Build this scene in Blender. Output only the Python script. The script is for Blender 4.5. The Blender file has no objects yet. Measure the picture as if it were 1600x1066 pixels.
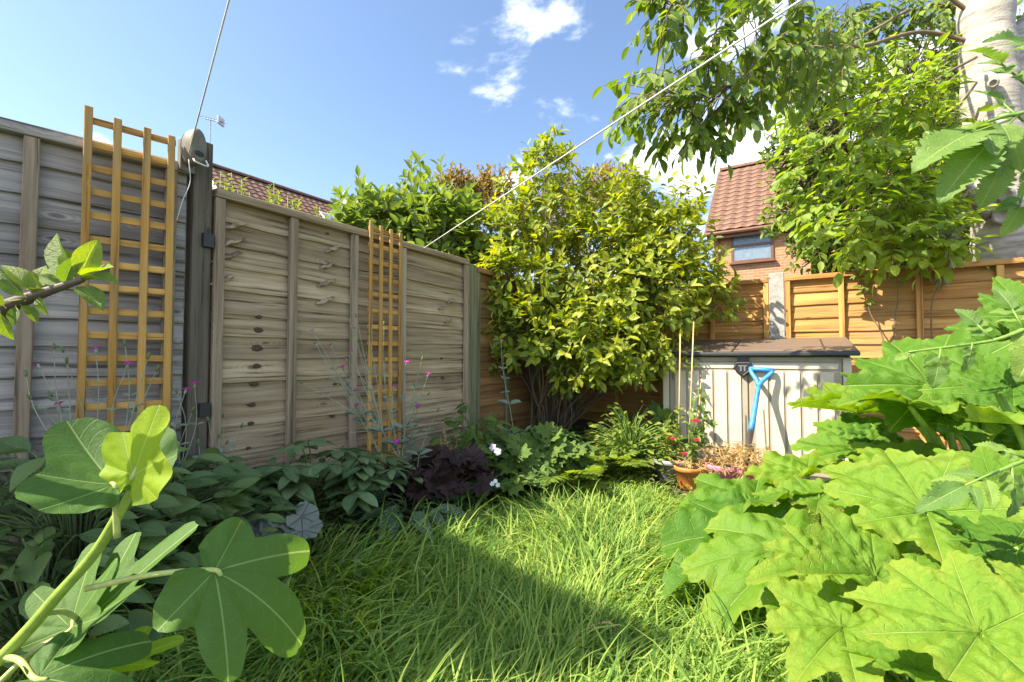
import bpy, math, random
import numpy as np
from mathutils import Vector, Matrix
R = math.radians
random.seed(7); rng = np.random.default_rng(11)
S = bpy.context.scene; COL = S.collection

# ------------------------------------------------------------------ camera, sky, sun, exposure
CAMZ = 0.9; FPX = 705.0; PITCH = R(2.0)
cam = bpy.data.objects.new('camera', bpy.data.cameras.new('camera')); COL.objects.link(cam)
cam.location = (0, 0, CAMZ); cam.rotation_euler = (R(90) + PITCH, 0, 0)
cam.data.sensor_width = 36; cam.data.lens = FPX / 1600 * 36
cam.data.clip_start = 0.02; cam.data.clip_end = 3000
S.camera = cam
SUN_H = Vector((0.961, 0.277)); SUN_EL = R(47.0)          # horizontal way the light travels, elevation
sun = bpy.data.objects.new('sun', bpy.data.lights.new('sun', 'SUN')); COL.objects.link(sun)
sun.data.energy = 5.0; sun.data.angle = R(0.5); sun.data.color = (1.0, 0.90, 0.72)
trav = Vector((SUN_H.x * math.cos(SUN_EL), SUN_H.y * math.cos(SUN_EL), -math.sin(SUN_EL)))
sun.rotation_euler = trav.to_track_quat('-Z', 'Y').to_euler(); sun.location = (-6, -2, 9)
W = bpy.data.worlds.new('World'); S.world = W; W.use_nodes = True
S.view_settings.view_transform = 'Standard'; S.view_settings.look = 'None'
S.view_settings.exposure = 1.38; S.view_settings.gamma = 1.0; S.view_settings.use_curve_mapping = False
S.cycles.use_denoising = True; S.cycles.max_bounces = 8; S.cycles.transparent_max_bounces = 8
S.cycles.sample_clamp_indirect = 6.0

class NT:
    """small node-tree helper"""
    def __init__(s, tree): s.t = tree; s.n = tree.nodes; s.l = tree.links
    def new(s, typ, **kw):
        n = s.n.new(typ)
        for k, v in kw.items(): setattr(n, k, v)
        return n
    def put(s, node, sock, val):
        i = node.inputs[sock]
        if hasattr(val, 'is_linked') or hasattr(val, 'links'): s.l.new(val, i)
        else: i.default_value = val
    def math(s, op, a, b=0.0, c=None, clamp=False):
        n = s.new('ShaderNodeMath', operation=op, use_clamp=clamp)
        s.put(n, 0, a); s.put(n, 1, b)
        if c is not None: s.put(n, 2, c)
        return n.outputs[0]
    def mix(s, f, a, b, mode='MIX'):
        n = s.new('ShaderNodeMix', data_type='RGBA', blend_type=mode)
        s.put(n, 0, f); s.put(n, 6, a); s.put(n, 7, b); return n.outputs[2]
    def step(s, x, a, b, lo=0.0, hi=1.0):
        n = s.new('ShaderNodeMapRange', interpolation_type='SMOOTHSTEP')
        s.put(n, 0, x); s.put(n, 1, a); s.put(n, 2, b); s.put(n, 3, lo); s.put(n, 4, hi); return n.outputs[0]
    def noise(s, vec, scale, detail=4, rough=0.55, dist=0.0):
        n = s.new('ShaderNodeTexNoise'); s.put(n, 'Scale', scale); s.put(n, 'Detail', detail)
        s.put(n, 'Roughness', rough); s.put(n, 'Distortion', dist)
        if vec is not None: s.l.new(vec, n.inputs['Vector'])
        return n.outputs[0]
    def mapping(s, vec, scale=(1, 1, 1), loc=(0, 0, 0)):
        n = s.new('ShaderNodeMapping'); s.l.new(vec, n.inputs[0])
        s.put(n, 'Scale', scale); s.put(n, 'Location', loc); return n.outputs[0]

def rgb(r, g, b): return (r, g, b, 1.0)

# sky with scattered fair-weather clouds over the whole dome
w = NT(W.node_tree); w.n.clear()
wo = w.new('ShaderNodeOutputWorld'); bg = w.new('ShaderNodeBackground'); w.l.new(bg.outputs[0], wo.inputs[0])
sky = w.new('ShaderNodeTexSky', sky_type='NISHITA'); sky.sun_disc = False
sky.sun_elevation = SUN_EL; sky.sun_rotation = math.atan2(-SUN_H.x, -SUN_H.y)
sky.air_density = 1.0; sky.dust_density = 0.8; sky.ozone_density = 1.9; sky.altitude = 50
tc = w.new('ShaderNodeTexCoord'); sp = w.new('ShaderNodeSeparateXYZ'); w.l.new(tc.outputs['Generated'], sp.inputs[0])
zz = w.math('ADD', w.math('MAXIMUM', sp.outputs[2], 0.0), 0.12)
cx = w.math('DIVIDE', sp.outputs[0], zz); cy = w.math('DIVIDE', sp.outputs[1], zz)
cb = w.new('ShaderNodeCombineXYZ'); w.l.new(cx, cb.inputs[0]); w.l.new(cy, cb.inputs[1])
CLOUD_OFF = (2.66, 1.36, 0.0)
cv = w.mapping(cb.outputs[0], (1, 1, 1), CLOUD_OFF)
big = w.noise(cv, 0.55, 2, 0.5)
fine = w.noise(cv, 2.1, 9, 0.60, 0.25)
dens = w.math('ADD', w.math('MULTIPLY', big, 0.5), w.math('MULTIPLY', fine, 0.5))
mask = w.step(dens, 0.505, 0.585)
hz = w.step(sp.outputs[2], 0.0, 0.10)
mask = w.math('MULTIPLY', w.math('MULTIPLY', mask, hz), 0.92)
lp = w.mix(mask, sky.outputs[0], rgb(7.6, 7.8, 8.2))
w.l.new(lp, bg.inputs[0]); bg.inputs[1].default_value = 0.115

# ------------------------------------------------------------------ placement helpers
def ray(px, py):
    u = (px - 800) / FPX; v = (533 - py) / FPX
    return Vector((u, math.cos(PITCH) - v * math.sin(PITCH), math.sin(PITCH) + v * math.cos(PITCH)))
def pt(px, py, Y):
    d = ray(px, py); s = Y / d.y
    return Vector((d.x * s, Y, CAMZ + d.z * s))
def on_plane(px, py, p0, n):
    d = ray(px, py); o = Vector((0, 0, CAMZ)); p0 = Vector(p0); n = Vector(n)
    return o + d * ((p0 - o).dot(n) / d.dot(n))
FX, FK = 0.6525, -2.715                                    # line of the left fence: X = FX*Y + FK
D2 = Vector((0.5465, 0.8375)).normalized(); D1 = Vector((0.70, 0.714)).normalized()
E = Vector((0.848, -0.529)).normalized()                   # along the back fence, to the right
NB = Vector((0.529, 0.848))                                # out of the garden through the back fence
S2 = Vector((-1.379, 2.047)); CORNER = Vector((0.674, 5.197))
def ground_z(x, y):
    d = (x - (FX * y + FK)) * 0.8375
    t = np.clip((0.85 - d) / 0.7, 0, 1)
    return 0.2 * t * t * (3 - 2 * t) + 0.015 * np.sin(2.3 * x + 1) * np.cos(1.9 * y)
def gp(px, py):
    """pixel -> point on the ground"""
    z = 0.0
    for _ in range(6):
        d = ray(px, py); s = (z - CAMZ) / d.z; p = Vector((d.x * s, d.y * s, z)); z = float(ground_z(p.x, p.y))
    return p
def gv(x, y): return Vector((x, y, float(ground_z(x, y))))

# ------------------------------------------------------------------ mesh helpers
class MB:
    def __init__(s): s.v = []; s.f = []; s.uv = []
    def quadgrid(s, P, closed=False):
        """P: rows of points"""
        b = len(s.v); m = len(P[0])
        for row in P:
            for p in row: s.v.append(tuple(p)); s.uv.append((0, 0))
        for i in range(len(P) - 1):
            for j in range(m if closed else m - 1):
                k = (j + 1) % m
                s.f.append((b + i * m + j, b + i * m + k, b + (i + 1) * m + k, b + (i + 1) * m + j))
    def box(s, lo, hi):
        b = len(s.v); x0, y0, z0 = lo; x1, y1, z1 = hi
        s.v += [(x0, y0, z0), (x1, y0, z0), (x1, y1, z0), (x0, y1, z0), (x0, y0, z1), (x1, y0, z1), (x1, y1, z1), (x0, y1, z1)]
        s.uv += [(0, 0)] * 8
        s.f += [tuple(b + i for i in q) for q in ((0, 3, 2, 1), (4, 5, 6, 7), (0, 1, 5, 4), (1, 2, 6, 5), (2, 3, 7, 6), (3, 0, 4, 7))]
        return s
    def tube(s, pts, rad, n=6, cap=True):
        pts = [Vector(p) for p in pts]
        if not hasattr(rad, '__len__'): rad = [rad] * len(pts)
        rows = []; prev = None
        for i, p in enumerate(pts):
            t = (pts[min(i + 1, len(pts) - 1)] - pts[max(i - 1, 0)])
            t = t.normalized() if t.length > 1e-9 else Vector((0, 0, 1))
            a = prev if prev else (Vector((1, 0, 0)) if abs(t.x) < 0.8 else Vector((0, 1, 0)))
            a = (a - t * a.dot(t)).normalized(); prev = a; c = t.cross(a)
            rows.append([p + (a * math.cos(2 * math.pi * k / n) + c * math.sin(2 * math.pi * k / n)) * rad[i] for k in range(n)])
        b = len(s.v); s.quadgrid(rows, True)
        if cap:
            s.f.append(tuple(b + k for k in reversed(range(n)))); e = b + (len(pts) - 1) * n
            s.f.append(tuple(e + k for k in range(n)))
        return s
    def lathe(s, prof, n=24, c=(0, 0, 0)):
        rows = [[(c[0] + r * math.cos(2 * math.pi * k / n), c[1] + r * math.sin(2 * math.pi * k / n), c[2] + z) for k in range(n)] for r, z in prof]
        s.quadgrid(rows, True); return s
    def leaf(s, tpl, M):
        b = len(s.v)
        for p, q in zip(tpl[0], tpl[2]): s.v.append(tuple(M @ Vector(p))); s.uv.append(tuple(q))
        s.f += [tuple(b + i for i in f) for f in tpl[1]]
    def mesh(s, name, mats=(), smooth=False):
        me = bpy.data.meshes.new(name); me.from_pydata(s.v, [], s.f)
        if any(q != (0, 0) for q in s.uv):
            uvl = me.uv_layers.new(name='UVMap'); li = np.empty(len(me.loops), dtype=np.int32); me.loops.foreach_get('vertex_index', li)
            uvl.data.foreach_set('uv', np.array(s.uv, dtype=np.float32)[li].ravel())
        for m in mats: me.materials.append(m)
        if smooth: me.polygons.foreach_set('use_smooth', [True] * len(me.polygons))
        me.update(); return me

def link(name, data, parent=None, loc=None, rotz=None):
    o = bpy.data.objects.new(name, data); COL.objects.link(o)
    if parent: o.parent = parent
    if loc is not None: o.location = loc
    if rotz is not None: o.rotation_euler = (0, 0, rotz)
    return o
def tag(o, label, cat, group=None):
    o['label'] = label; o['category'] = cat
    if group: o['group'] = group
    return o
def thing(name, label, cat, loc=(0, 0, 0), rotz=0.0, group=None):
    return tag(link(name, None, None, loc, rotz), label, cat, group)
def struct(name, me, parent=None):
    o = link(name, me, parent); o['kind'] = 'structure'; return o
def part(name, mb, mat, parent, smooth=False):
    """mb holds coordinates local to the parent"""
    return link(name, mb.mesh(name, [mat], smooth), parent)
def wpart(name, mb, mat, parent, smooth=False):
    """mb holds world coordinates; parent is an unrotated Empty"""
    o = part(name, mb, mat, parent, smooth); p = parent
    off = Vector((0, 0, 0))
    while p: off += p.location; p = p.parent
    o.location = -off; return o
def bevel(o, wd=0.004, seg=2):
    m = o.modifiers.new('bevel', 'BEVEL'); m.width = wd; m.segments = seg; m.limit_method = 'ANGLE'; return o
def frame(d, n):
    """matrix with Y along d and Z near n"""
    d = Vector(d).normalized(); n = Vector(n); x = d.cross(n)
    if x.length < 1e-5: x = d.cross(Vector((1, 0, 0.3)))
    x.normalize(); z = x.cross(d)
    return Matrix((x, d, z)).transposed()
def mat4(pos, d, n, sc=1.0):
    m = frame(d, n).to_4x4() @ Matrix.Scale(sc, 4); m.translation = pos; return m
def spline(pts, n=6):
    """Catmull-Rom through points"""
    P = [Vector(p) for p in pts]; P = [2 * P[0] - P[1]] + P + [2 * P[-1] - P[-2]]; out = []
    for i in range(1, len(P) - 2):
        for k in range(n):
            t = k / n; a, b, c, d = P[i - 1:i + 3]
            out.append(0.5 * (2 * b + (c - a) * t + (2 * a - 5 * b + 4 * c - d) * t * t + (3 * b - a - 3 * c + d) * t ** 3))
    return out + [P[-2]]
def taper(n, a, b): return [a + (b - a) * i / max(1, n - 1) for i in range(n)]
def rv(s=1.0): return Vector((random.gauss(0, s), random.gauss(0, s), random.gauss(0, s)))

# ------------------------------------------------------------------ materials
def mat(name):
    m = bpy.data.materials.new(name); m.use_nodes = True; t = NT(m.node_tree)
    return m, t, t.n['Principled BSDF'], t.n['Material Output']
def bump(t, height, strength, dist=0.01):
    b = t.new('ShaderNodeBump'); t.put(b, 'Strength', strength); t.put(b, 'Distance', dist); t.l.new(height, b.inputs['Height']); return b.outputs[0]
def plain(name, col, rough=0.5, var=0.15, scale=40, metal=0.0, bmp=0.1):
    m, t, p, o = mat(name); tcn = t.new('ShaderNodeTexCoord'); n = t.noise(tcn.outputs['Object'], scale, 5, 0.6)
    n2 = t.noise(tcn.outputs['Object'], scale * 0.13, 3, 0.6)
    f = t.math('ADD', t.math('MULTIPLY', n, 0.5), t.math('MULTIPLY', n2, 0.5))
    lo = tuple(c * (1 - var) for c in col[:3]) + (1,); hi = tuple(min(1, c * (1 + var)) for c in col[:3]) + (1,)
    t.l.new(t.mix(t.step(f, 0.3, 0.7), lo, hi), p.inputs['Base Color'])
    p.inputs['Roughness'].default_value = rough; p.inputs['Metallic'].default_value = metal
    if bmp: t.l.new(bump(t, n, bmp, 0.004), p.inputs['Normal'])
    return m
def wood(name, c_lo, c_hi, c_dark, axis='X', grain=1.0, rough=0.8, stain=None):
    """timber: grain streaks along an axis of the piece, knots, weather stains"""
    m, t, p, o = mat(name); tcn = t.new('ShaderNodeTexCoord'); oi = t.new('ShaderNodeObjectInfo')
    off = t.new('ShaderNodeVectorMath', operation='SCALE'); cmb = t.new('ShaderNodeCombineXYZ')
    t.l.new(oi.outputs['Random'], cmb.inputs[0]); t.l.new(oi.outputs['Random'], cmb.inputs[2]); t.l.new(cmb.outputs[0], off.inputs[0]); off.inputs['Scale'].default_value = 37.0
    ad = t.new('ShaderNodeVectorMath', operation='ADD'); t.l.new(tcn.outputs['Object'], ad.inputs[0]); t.l.new(off.outputs[0], ad.inputs[1])
    sc = {'X': (1.6, 55, 55), 'Z': (55, 55, 1.6)}[axis]; sc2 = {'X': (0.9, 12, 12), 'Z': (12, 12, 0.9)}[axis]; sk = {'X': (3.2, 9, 9), 'Z': (9, 9, 3.2)}[axis]
    wob = t.noise(ad.outputs[0], 3.0, 2); wv = t.new('ShaderNodeVectorMath', operation='MULTIPLY_ADD')
    cw = t.new('ShaderNodeCombineXYZ'); t.l.new(wob, cw.inputs[0 if axis == 'Z' else 2]); t.l.new(cw.outputs[0], wv.inputs[0]); wv.inputs[1].default_value = (0.018,) * 3; t.l.new(ad.outputs[0], wv.inputs[2])
    g1 = t.noise(t.mapping(wv.outputs[0], sc), 1.0, 5, 0.65); g2 = t.noise(t.mapping(wv.outputs[0], sc2), 1.0, 4, 0.6)
    vo = t.new('ShaderNodeTexVoronoi'); t.l.new(t.mapping(wv.outputs[0], sk), vo.inputs['Vector']); vo.inputs['Scale'].default_value = 0.8
    knot = t.step(vo.outputs['Distance'], 0.03, 0.09, 1.0, 0.0)
    ring = t.math('MULTIPLY', t.math('SINE', t.math('MULTIPLY', vo.outputs['Distance'], 90.0)), t.step(vo.outputs['Distance'], 0.1, 0.34, 0.35, 0.0))
    f = t.math('ADD', t.math('ADD', t.math('MULTIPLY', g1, 0.55), t.math('MULTIPLY', g2, 0.55)), t.math('MULTIPLY', ring, 0.11))
    c = t.mix(t.step(f, 0.43, 0.68), c_lo, c_hi)
    c = t.mix(t.math('MULTIPLY', t.step(g1, 0.43, 0.33), 0.85), c, c_dark)
    c = t.mix(t.math('MULTIPLY', knot, 0.75), c, c_dark)
    br = t.new('ShaderNodeHueSaturation'); t.l.new(c, br.inputs['Color']); t.l.new(t.math('ADD', t.math('MULTIPLY', oi.outputs['Random'], 0.4), 0.8), br.inputs['Value'])
    c = br.outputs[0]
    if stain:
        ns = t.noise(tcn.outputs['Object'], 2.2, 4, 0.6)
        c = t.mix(t.math('MULTIPLY', t.step(ns, 0.45, 0.68), 0.55), c, stain)
    t.l.new(c, p.inputs['Base Color']); p.inputs['Roughness'].default_value = rough; p.inputs['Specular IOR Level'].default_value = 0.25
    h = t.math('SUBTRACT', t.math('ADD', g1, t.math('MULTIPLY', g2, 0.8)), t.math('MULTIPLY', knot, 0.5))
    t.l.new(bump(t, h, 0.8 * grain, 0.007), p.inputs['Normal'])
    return m
def leafmat(name, c_lo, c_hi, c_vein, trans=0.35, rough=0.42, nsec=7.0, slant=1.6, vw=0.05, vstr=0.5, spots=None, hole=False, under=1.25, spec=0.45, radial=False, blotch=None, bmp=None, edge=None, secs=None):
    """leaf blade: colour differs from leaf to leaf, veins follow the blade, light shines through"""
    m, t, p, o = mat(name); uv = t.new('ShaderNodeUVMap'); s = t.new('ShaderNodeSeparateXYZ'); t.l.new(uv.outputs[0], s.inputs[0])
    tcn = t.new('ShaderNodeTexCoord'); oi = t.new('ShaderNodeObjectInfo'); ge = t.new('ShaderNodeNewGeometry')
    a = t.math('ABSOLUTE', s.outputs[0]); r = s.outputs[1]
    rnd = t.math('FRACT', t.math('ADD', oi.outputs['Random'], t.math('MULTIPLY', ge.outputs['Random Per Island'], 1.618)))
    aa = t.math('MULTIPLY', a, t.math('MAXIMUM', r, 0.15)) if radial else a
    main = t.step(aa, vw * 0.35, vw, 1.0, 0.0)
    sl_k = slant * nsec * (1.0 if radial else 0.35)
    fr = t.math('ABSOLUTE', t.math('SUBTRACT', t.math('FRACT', t.math('SUBTRACT', t.math('MULTIPLY', r, nsec), t.math('MULTIPLY', a, sl_k))), 0.5))
    sec = t.step(fr, 0.01, 0.06 if radial else 0.09, 1.0, 0.0)
    nz = t.noise(tcn.outputs['Object'], 22, 4, 0.6); nz2 = t.noise(tcn.outputs['Object'], 140, 2, 0.5)
    f = t.math('ADD', t.math('MULTIPLY', rnd, 0.75), t.math('MULTIPLY', nz, 0.35))
    c = t.mix(t.step(f, 0.1, 0.95), c_lo, c_hi)
    if blotch: c = t.mix(t.math('MULTIPLY', t.step(t.math('ADD', t.math('MULTIPLY', nz, 0.6), t.math('MULTIPLY', rnd, 0.4)), 0.62, 0.8), 0.8), c, blotch)
    c = t.mix(t.math('MULTIPLY', t.math('MAXIMUM', main, t.math('MULTIPLY', sec, secs if secs is not None else (0.5 if radial else 0.45))), vstr), c, c_vein)
    if edge:
        c = t.mix(t.math('MULTIPLY', t.step(t.math('ADD', r, t.math('MULTIPLY', t.math('ADD', nz, rnd), 0.35)), 1.15, 1.5), 0.45), c, edge)
        lg = t.noise(tcn.outputs['Object'], 3.0, 3, 0.6); c = t.mix(t.step(lg, .35, .7, .0, .35), c, t.mix(rnd, c_lo, c_hi))
    if spots:
        vo = t.new('ShaderNodeTexVoronoi'); t.l.new(tcn.outputs['Object'], vo.inputs['Vector']); vo.inputs['Scale'].default_value = spots[1]
        c = t.mix(t.step(vo.outputs['Distance'], 0.24, 0.32, 0.9, 0.0), c, spots[0])
    cu = t.new('ShaderNodeHueSaturation'); t.l.new(c, cu.inputs['Color']); t.put(cu, 'Value', under); t.put(cu, 'Saturation', 0.85)
    c2 = t.mix(ge.outputs['Backfacing'], c, cu.outputs[0])
    t.l.new(c2, p.inputs['Base Color']); p.inputs['Roughness'].default_value = rough; p.inputs['Specular IOR Level'].default_value = spec
    h = t.math('ADD', t.math('MULTIPLY', t.math('MAXIMUM', main, t.math('MULTIPLY', sec, 0.6)), -1.0), t.math('ADD', t.math('MULTIPLY', nz, 0.8), t.math('MULTIPLY', nz2, 0.35)))
    nb = bump(t, h, bmp if bmp is not None else (0.8 if radial else 0.45), 0.008 if radial else 0.006); t.l.new(nb, p.inputs['Normal'])
    tr = t.new('ShaderNodeBsdfTranslucent'); hs = t.new('ShaderNodeHueSaturation'); t.l.new(c, hs.inputs['Color']); t.put(hs, 'Saturation', 1.15); t.put(hs, 'Value', 1.9); t.put(hs, 'Hue', 0.485)
    t.l.new(hs.outputs[0], tr.inputs[0]); t.l.new(nb, tr.inputs['Normal'])
    mx = t.new('ShaderNodeMixShader'); mx.inputs[0].default_value = trans; t.l.new(p.outputs[0], mx.inputs[1]); t.l.new(tr.outputs[0], mx.inputs[2]); t.l.new(mx.outputs[0], o.inputs[0])
    return m
def stemmat(name, col, rough=0.5): return plain(name, col, rough, 0.25, 60, bmp=0.15)
def brickmat(name, c1, c2, mortar, wdt=0.215, hgt=0.065):
    m, t, p, o = mat(name); tcn = t.new('ShaderNodeTexCoord'); s = t.new('ShaderNodeSeparateXYZ'); t.l.new(tcn.outputs['Object'], s.inputs[0])
    cm = t.new('ShaderNodeCombineXYZ'); t.l.new(t.math('ADD', s.outputs[0], s.outputs[1]), cm.inputs[0]); t.l.new(s.outputs[2], cm.inputs[1])
    b = t.new('ShaderNodeTexBrick'); t.l.new(cm.outputs[0], b.inputs['Vector']); b.inputs['Scale'].default_value = 1.0
    b.inputs['Brick Width'].default_value = wdt + 0.01; b.inputs['Row Height'].default_value = hgt + 0.01; b.inputs['Mortar Size'].default_value = 0.006
    b.inputs['Color1'].default_value = c1; b.inputs['Color2'].default_value = c2; b.inputs['Mortar'].default_value = mortar; b.inputs['Bias'].default_value = 0.1
    n = t.noise(tcn.outputs['Object'], 8, 4); c = t.mix(t.math('MULTIPLY', n, 0.35), b.outputs[0], tuple(x * 0.6 for x in c1[:3]) + (1,))
    t.l.new(c, p.inputs['Base Color']); p.inputs['Roughness'].default_value = 0.9
    t.l.new(bump(t, b.outputs['Fac'], -0.5, 0.01), p.inputs['Normal']); return m

M = {}
M['wood_grey'] = wood('weathered_timber', rgb(.20, .175, .155), rgb(.45, .405, .37), rgb(.08, .065, .055), 'X', 1.2, stain=rgb(.30, .29, .285))
M['wood_tan'] = wood('tan_timber', rgb(.28, .20, .125), rgb(.55, .425, .28), rgb(.085, .055, .03), 'X', 1.2, stain=rgb(.36, .28, .17))
M['wood_grey_v'] = wood('weathered_batten', rgb(.27, .20, .135), rgb(.46, .36, .26), rgb(.10, .07, .05), 'Z', 0.8)
M['wood_orange'] = wood('orange_timber', rgb(.38, .18, .055), rgb(.60, .33, .115), rgb(.18, .08, .025), 'X', 0.8, stain=rgb(.40, .25, .11))
M['wood_orange_v'] = wood('orange_batten', rgb(.46, .23, .07), rgb(.62, .36, .12), rgb(.24, .10, .03), 'Z', 0.5)
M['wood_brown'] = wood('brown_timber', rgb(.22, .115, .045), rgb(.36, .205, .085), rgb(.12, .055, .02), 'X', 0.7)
M['wood_trellis'] = wood('trellis_timber', rgb(.44, .23, .055), rgb(.66, .38, .105), rgb(.19, .085, .022), 'Z', 0.9, stain=rgb(.36, .27, .15))
M['wood_trellis_h'] = wood('trellis_rail_timber', rgb(.46, .25, .06), rgb(.68, .40, .12), rgb(.19, .085, .022), 'X', 0.9, stain=rgb(.34, .26, .15))
M['wood_post'] = wood('dark_post_timber', rgb(.085, .07, .05), rgb(.17, .145, .11), rgb(.035, .028, .02), 'Z', 1.2)
M['wood_green'] = wood('green_post_timber', rgb(.15, .15, .085), rgb(.25, .245, .15), rgb(.08, .075, .04), 'Z', 0.8)
M['concrete'] = plain('concrete', rgb(.36, .35, .33), 0.9, 0.3, 90, bmp=0.5)
M['bark_dark'] = stemmat('dark_bark', rgb(.10, .075, .05), 0.85)
M['bark_brown'] = stemmat('brown_bark', rgb(.20, .14, .085), 0.85)
# ------------------------------------------------------------------ ground
m, t, p, o = mat('garden_soil'); tcn = t.new('ShaderNodeTexCoord')
n1 = t.noise(tcn.outputs['Object'], 18, 6, 0.65); n2 = t.noise(tcn.outputs['Object'], 1.3, 3)
c = t.mix(t.step(n1, 0.3, 0.7), rgb(.035, .028, .018), rgb(.085, .068, .042)); c = t.mix(t.math('MULTIPLY', t.step(n2, 0.4, 0.6), 0.5), c, rgb(.05, .075, .018))
t.l.new(c, p.inputs['Base Color']); p.inputs['Roughness'].default_value = 0.95; t.l.new(bump(t, n1, 0.8, 0.02), p.inputs['Normal']); M['soil'] = m
mb = MB()
xs = np.unique(np.concatenate([np.linspace(-900, -30, 12), np.linspace(-30, -5, 12), np.linspace(-5, 7, 90), np.linspace(7, 30, 12), np.linspace(30, 900, 12)]))
ys = np.unique(np.concatenate([np.linspace(-900, -20, 10), np.linspace(-20, -3, 12), np.linspace(-3, 7, 80), np.linspace(7, 40, 14), np.linspace(40, 1500, 12)]))
mb.quadgrid([[(x, y, float(ground_z(x, y))) for x in xs] for y in ys])
struct('ground', mb.mesh('ground', [M['soil']], True))

# ------------------------------------------------------------------ fences
def board_mesh(L, h, seed, wav, thick, mt):
    """one overlapping board, thick waney lower edge, thin top edge"""
    r = random.Random(seed); n = 22; ph = [r.uniform(0, 6.28) for _ in range(5)]; mbb = MB(); rows = []
    for i in range(n + 1):
        x = L * i / n
        e = wav * (math.sin(x * 3.1 + ph[0]) + 0.7 * math.sin(x * 7.3 + ph[1]) + 0.45 * math.sin(x * 17 + ph[2])) * 0.5
        b = 0.35 * wav * math.sin(x * 5 + ph[3])
        rows.append([(x, -thick * 1.25 + b * 0.3, e), (x, -thick * 1.3 + b * .3, e + 0.008), (x, -thick * 0.55, h * 0.6), (x, -0.002, h), (x, 0.002, h), (x, -thick * 0.35 + b * .3, e)])
    mbb.quadgrid(rows, True)
    mbb.f.append(tuple(range(6))); mbb.f.append(tuple(n * 6 + k for k in reversed(range(6))))
    return mbb.mesh('board', [mt])
def boxmesh(name, lo, hi, mt): return MB().box(lo, hi).mesh(name, [mt])
def fence_panel(label, A, d, L, z0, z1, nb, fr, mb_, mv, wav, thick=0.014, group=None, cap_mat=None):
    f = thing('lap_fence', label, 'fence', (A.x, A.y, z0), math.atan2(d.y, d.x), group)
    H = z1 - z0; pitch = (H - 0.03) / nb; var = [board_mesh(L - 0.012, pitch + 0.03, hash((label, k)) % 9999 if False else len(label) * 31 + k, wav, thick, mb_) for k in range(6)]
    for k in range(nb):
        bd = link('board', var[(k * 5 + 1) % 6], f); bd.location = (0.006, 0.0, k * pitch)
        if k % 2: bd.location = (L - 0.006, -0.012, k * pitch); bd.rotation_euler = (0, 0, math.pi); bd.location.y = -0.014
        if k % 2: bd.rotation_euler = (0, 0, 0); bd.location = (0.006, 0.0, k * pitch)
    bw = 0.042
    bm_ = boxmesh('batten', (-bw / 2, -0.047, 0), (bw / 2, -0.021, H - 0.042), mv)
    for x in fr:
        b = bevel(link('batten', bm_, f), 0.003, 1); b.location = (min(max(x * L, bw / 2), L - bw / 2), 0, 0)
    bb = boxmesh('back_batten', (-bw / 2, 0.004, 0), (bw / 2, 0.028, H - 0.042), mv)
    for x in (0.0, 0.5, 1.0): link('back_batten', bb, f).location = (min(max(x * L, bw / 2), L - bw / 2), 0, 0)
    cp = bevel(link('top_rail', boxmesh('top_rail', (0, -0.053, H - 0.04), (L, 0.034, H), cap_mat or mb_), f), 0.003, 1)
    return f
def post(label, x, y, z0, z1, rz, wd, mt, name='fence_post', top=0.0):
    o_ = tag(link(name, None, None, (x, y, z0), rz), label, 'fence post')
    mbp = MB(); h = wd / 2; mbp.box((-h, -h, -0.3), (h, h, z1 - z0))
    if top: mbp.v[4:8] = [(a, b, c - (top if b < 0 else 0)) for a, b, c in mbp.v[4:8]]
    bevel(part('shaft', mbp, mt, o_), 0.006, 2); return o_
P1E = S2 - D2 * 0.096; P1S = P1E - D1 * 1.83
FR = (0.0, 0.21, 0.42, 0.63, 0.845, 1.0); FR4 = (0.0, 0.206, 0.414, 0.626, 1.0)
pan2 = fence_panel('tan weathered lap fence panel with splintered knots behind the narrow far trellis', S2, D2, 1.83, 0.14, 1.668, 14, FR4[:4] + (1.0,), M['wood_tan'], M['wood_grey_v'], 0.010)
pan1 = fence_panel('taller grey weathered lap fence panel behind the tall near trellis', P1S, D1, 1.83, 0.16, 1.735, 14, (0, 0.25, 0.5, 0.743, 0.965), M['wood_grey'], M['wood_grey_v'], 0.008)
P0S = P1S - D1 * 1.94
fence_panel('grey weathered lap fence panel beyond the tall trellis panel, towards the houses', P0S, D1, 1.83, 0.18, 1.76, 14, (0, 0.25, 0.5, 0.75, 1.0), M['wood_grey'], M['wood_grey_v'], 0.008)
P3S = S2 + D2 * 1.94
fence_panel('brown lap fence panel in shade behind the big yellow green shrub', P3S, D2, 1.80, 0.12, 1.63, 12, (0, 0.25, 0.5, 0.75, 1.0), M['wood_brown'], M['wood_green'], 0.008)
q = P1S - D1 * 0.055
post('grey timber fence post left of the tall trellis panel', q.x, q.y, 0.1, 1.80, math.atan2(D1.y, D1.x), 0.095, M['wood_post'])
q = S2 - D2 * 0.05
PO1 = Vector((q.x, q.y)); post('dark timber fence post carrying the washing line reel', q.x, q.y, 0.1, 1.865, math.atan2(D2.y, D2.x), 0.076, M['wood_post'])
q = S2 + D2 * 1.885
post('greenish timber fence post beside the shrub', q.x, q.y, 0.1, 1.66, math.atan2(D2.y, D2.x), 0.098, M['wood_green'], top=0.02)
CP = P3S + D2 * 1.85
post('timber corner post where the two fences meet behind the shrub', CP.x, CP.y, 0.0, 1.66, math.atan2(D2.y, D2.x), 0.095, M['wood_green'])
RA = CP + E * 0.06; RZ = math.atan2(E.y, E.x)
LA = 1.93
fence_panel('orange lap fence panel dappled by shrub shadow, left of the concrete post', RA, E, LA, 0.06, 1.622, 13, (0, 0.25, 0.5, 0.75, 1.0), M['wood_orange'], M['wood_orange_v'], 0.004)
PC = RA + E * (LA + 0.065)
post('pale concrete fence post behind the storage box', PC.x, PC.y, 0.0, 1.665, RZ, 0.12, M['concrete'])
RB = PC + E * 0.065
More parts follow.
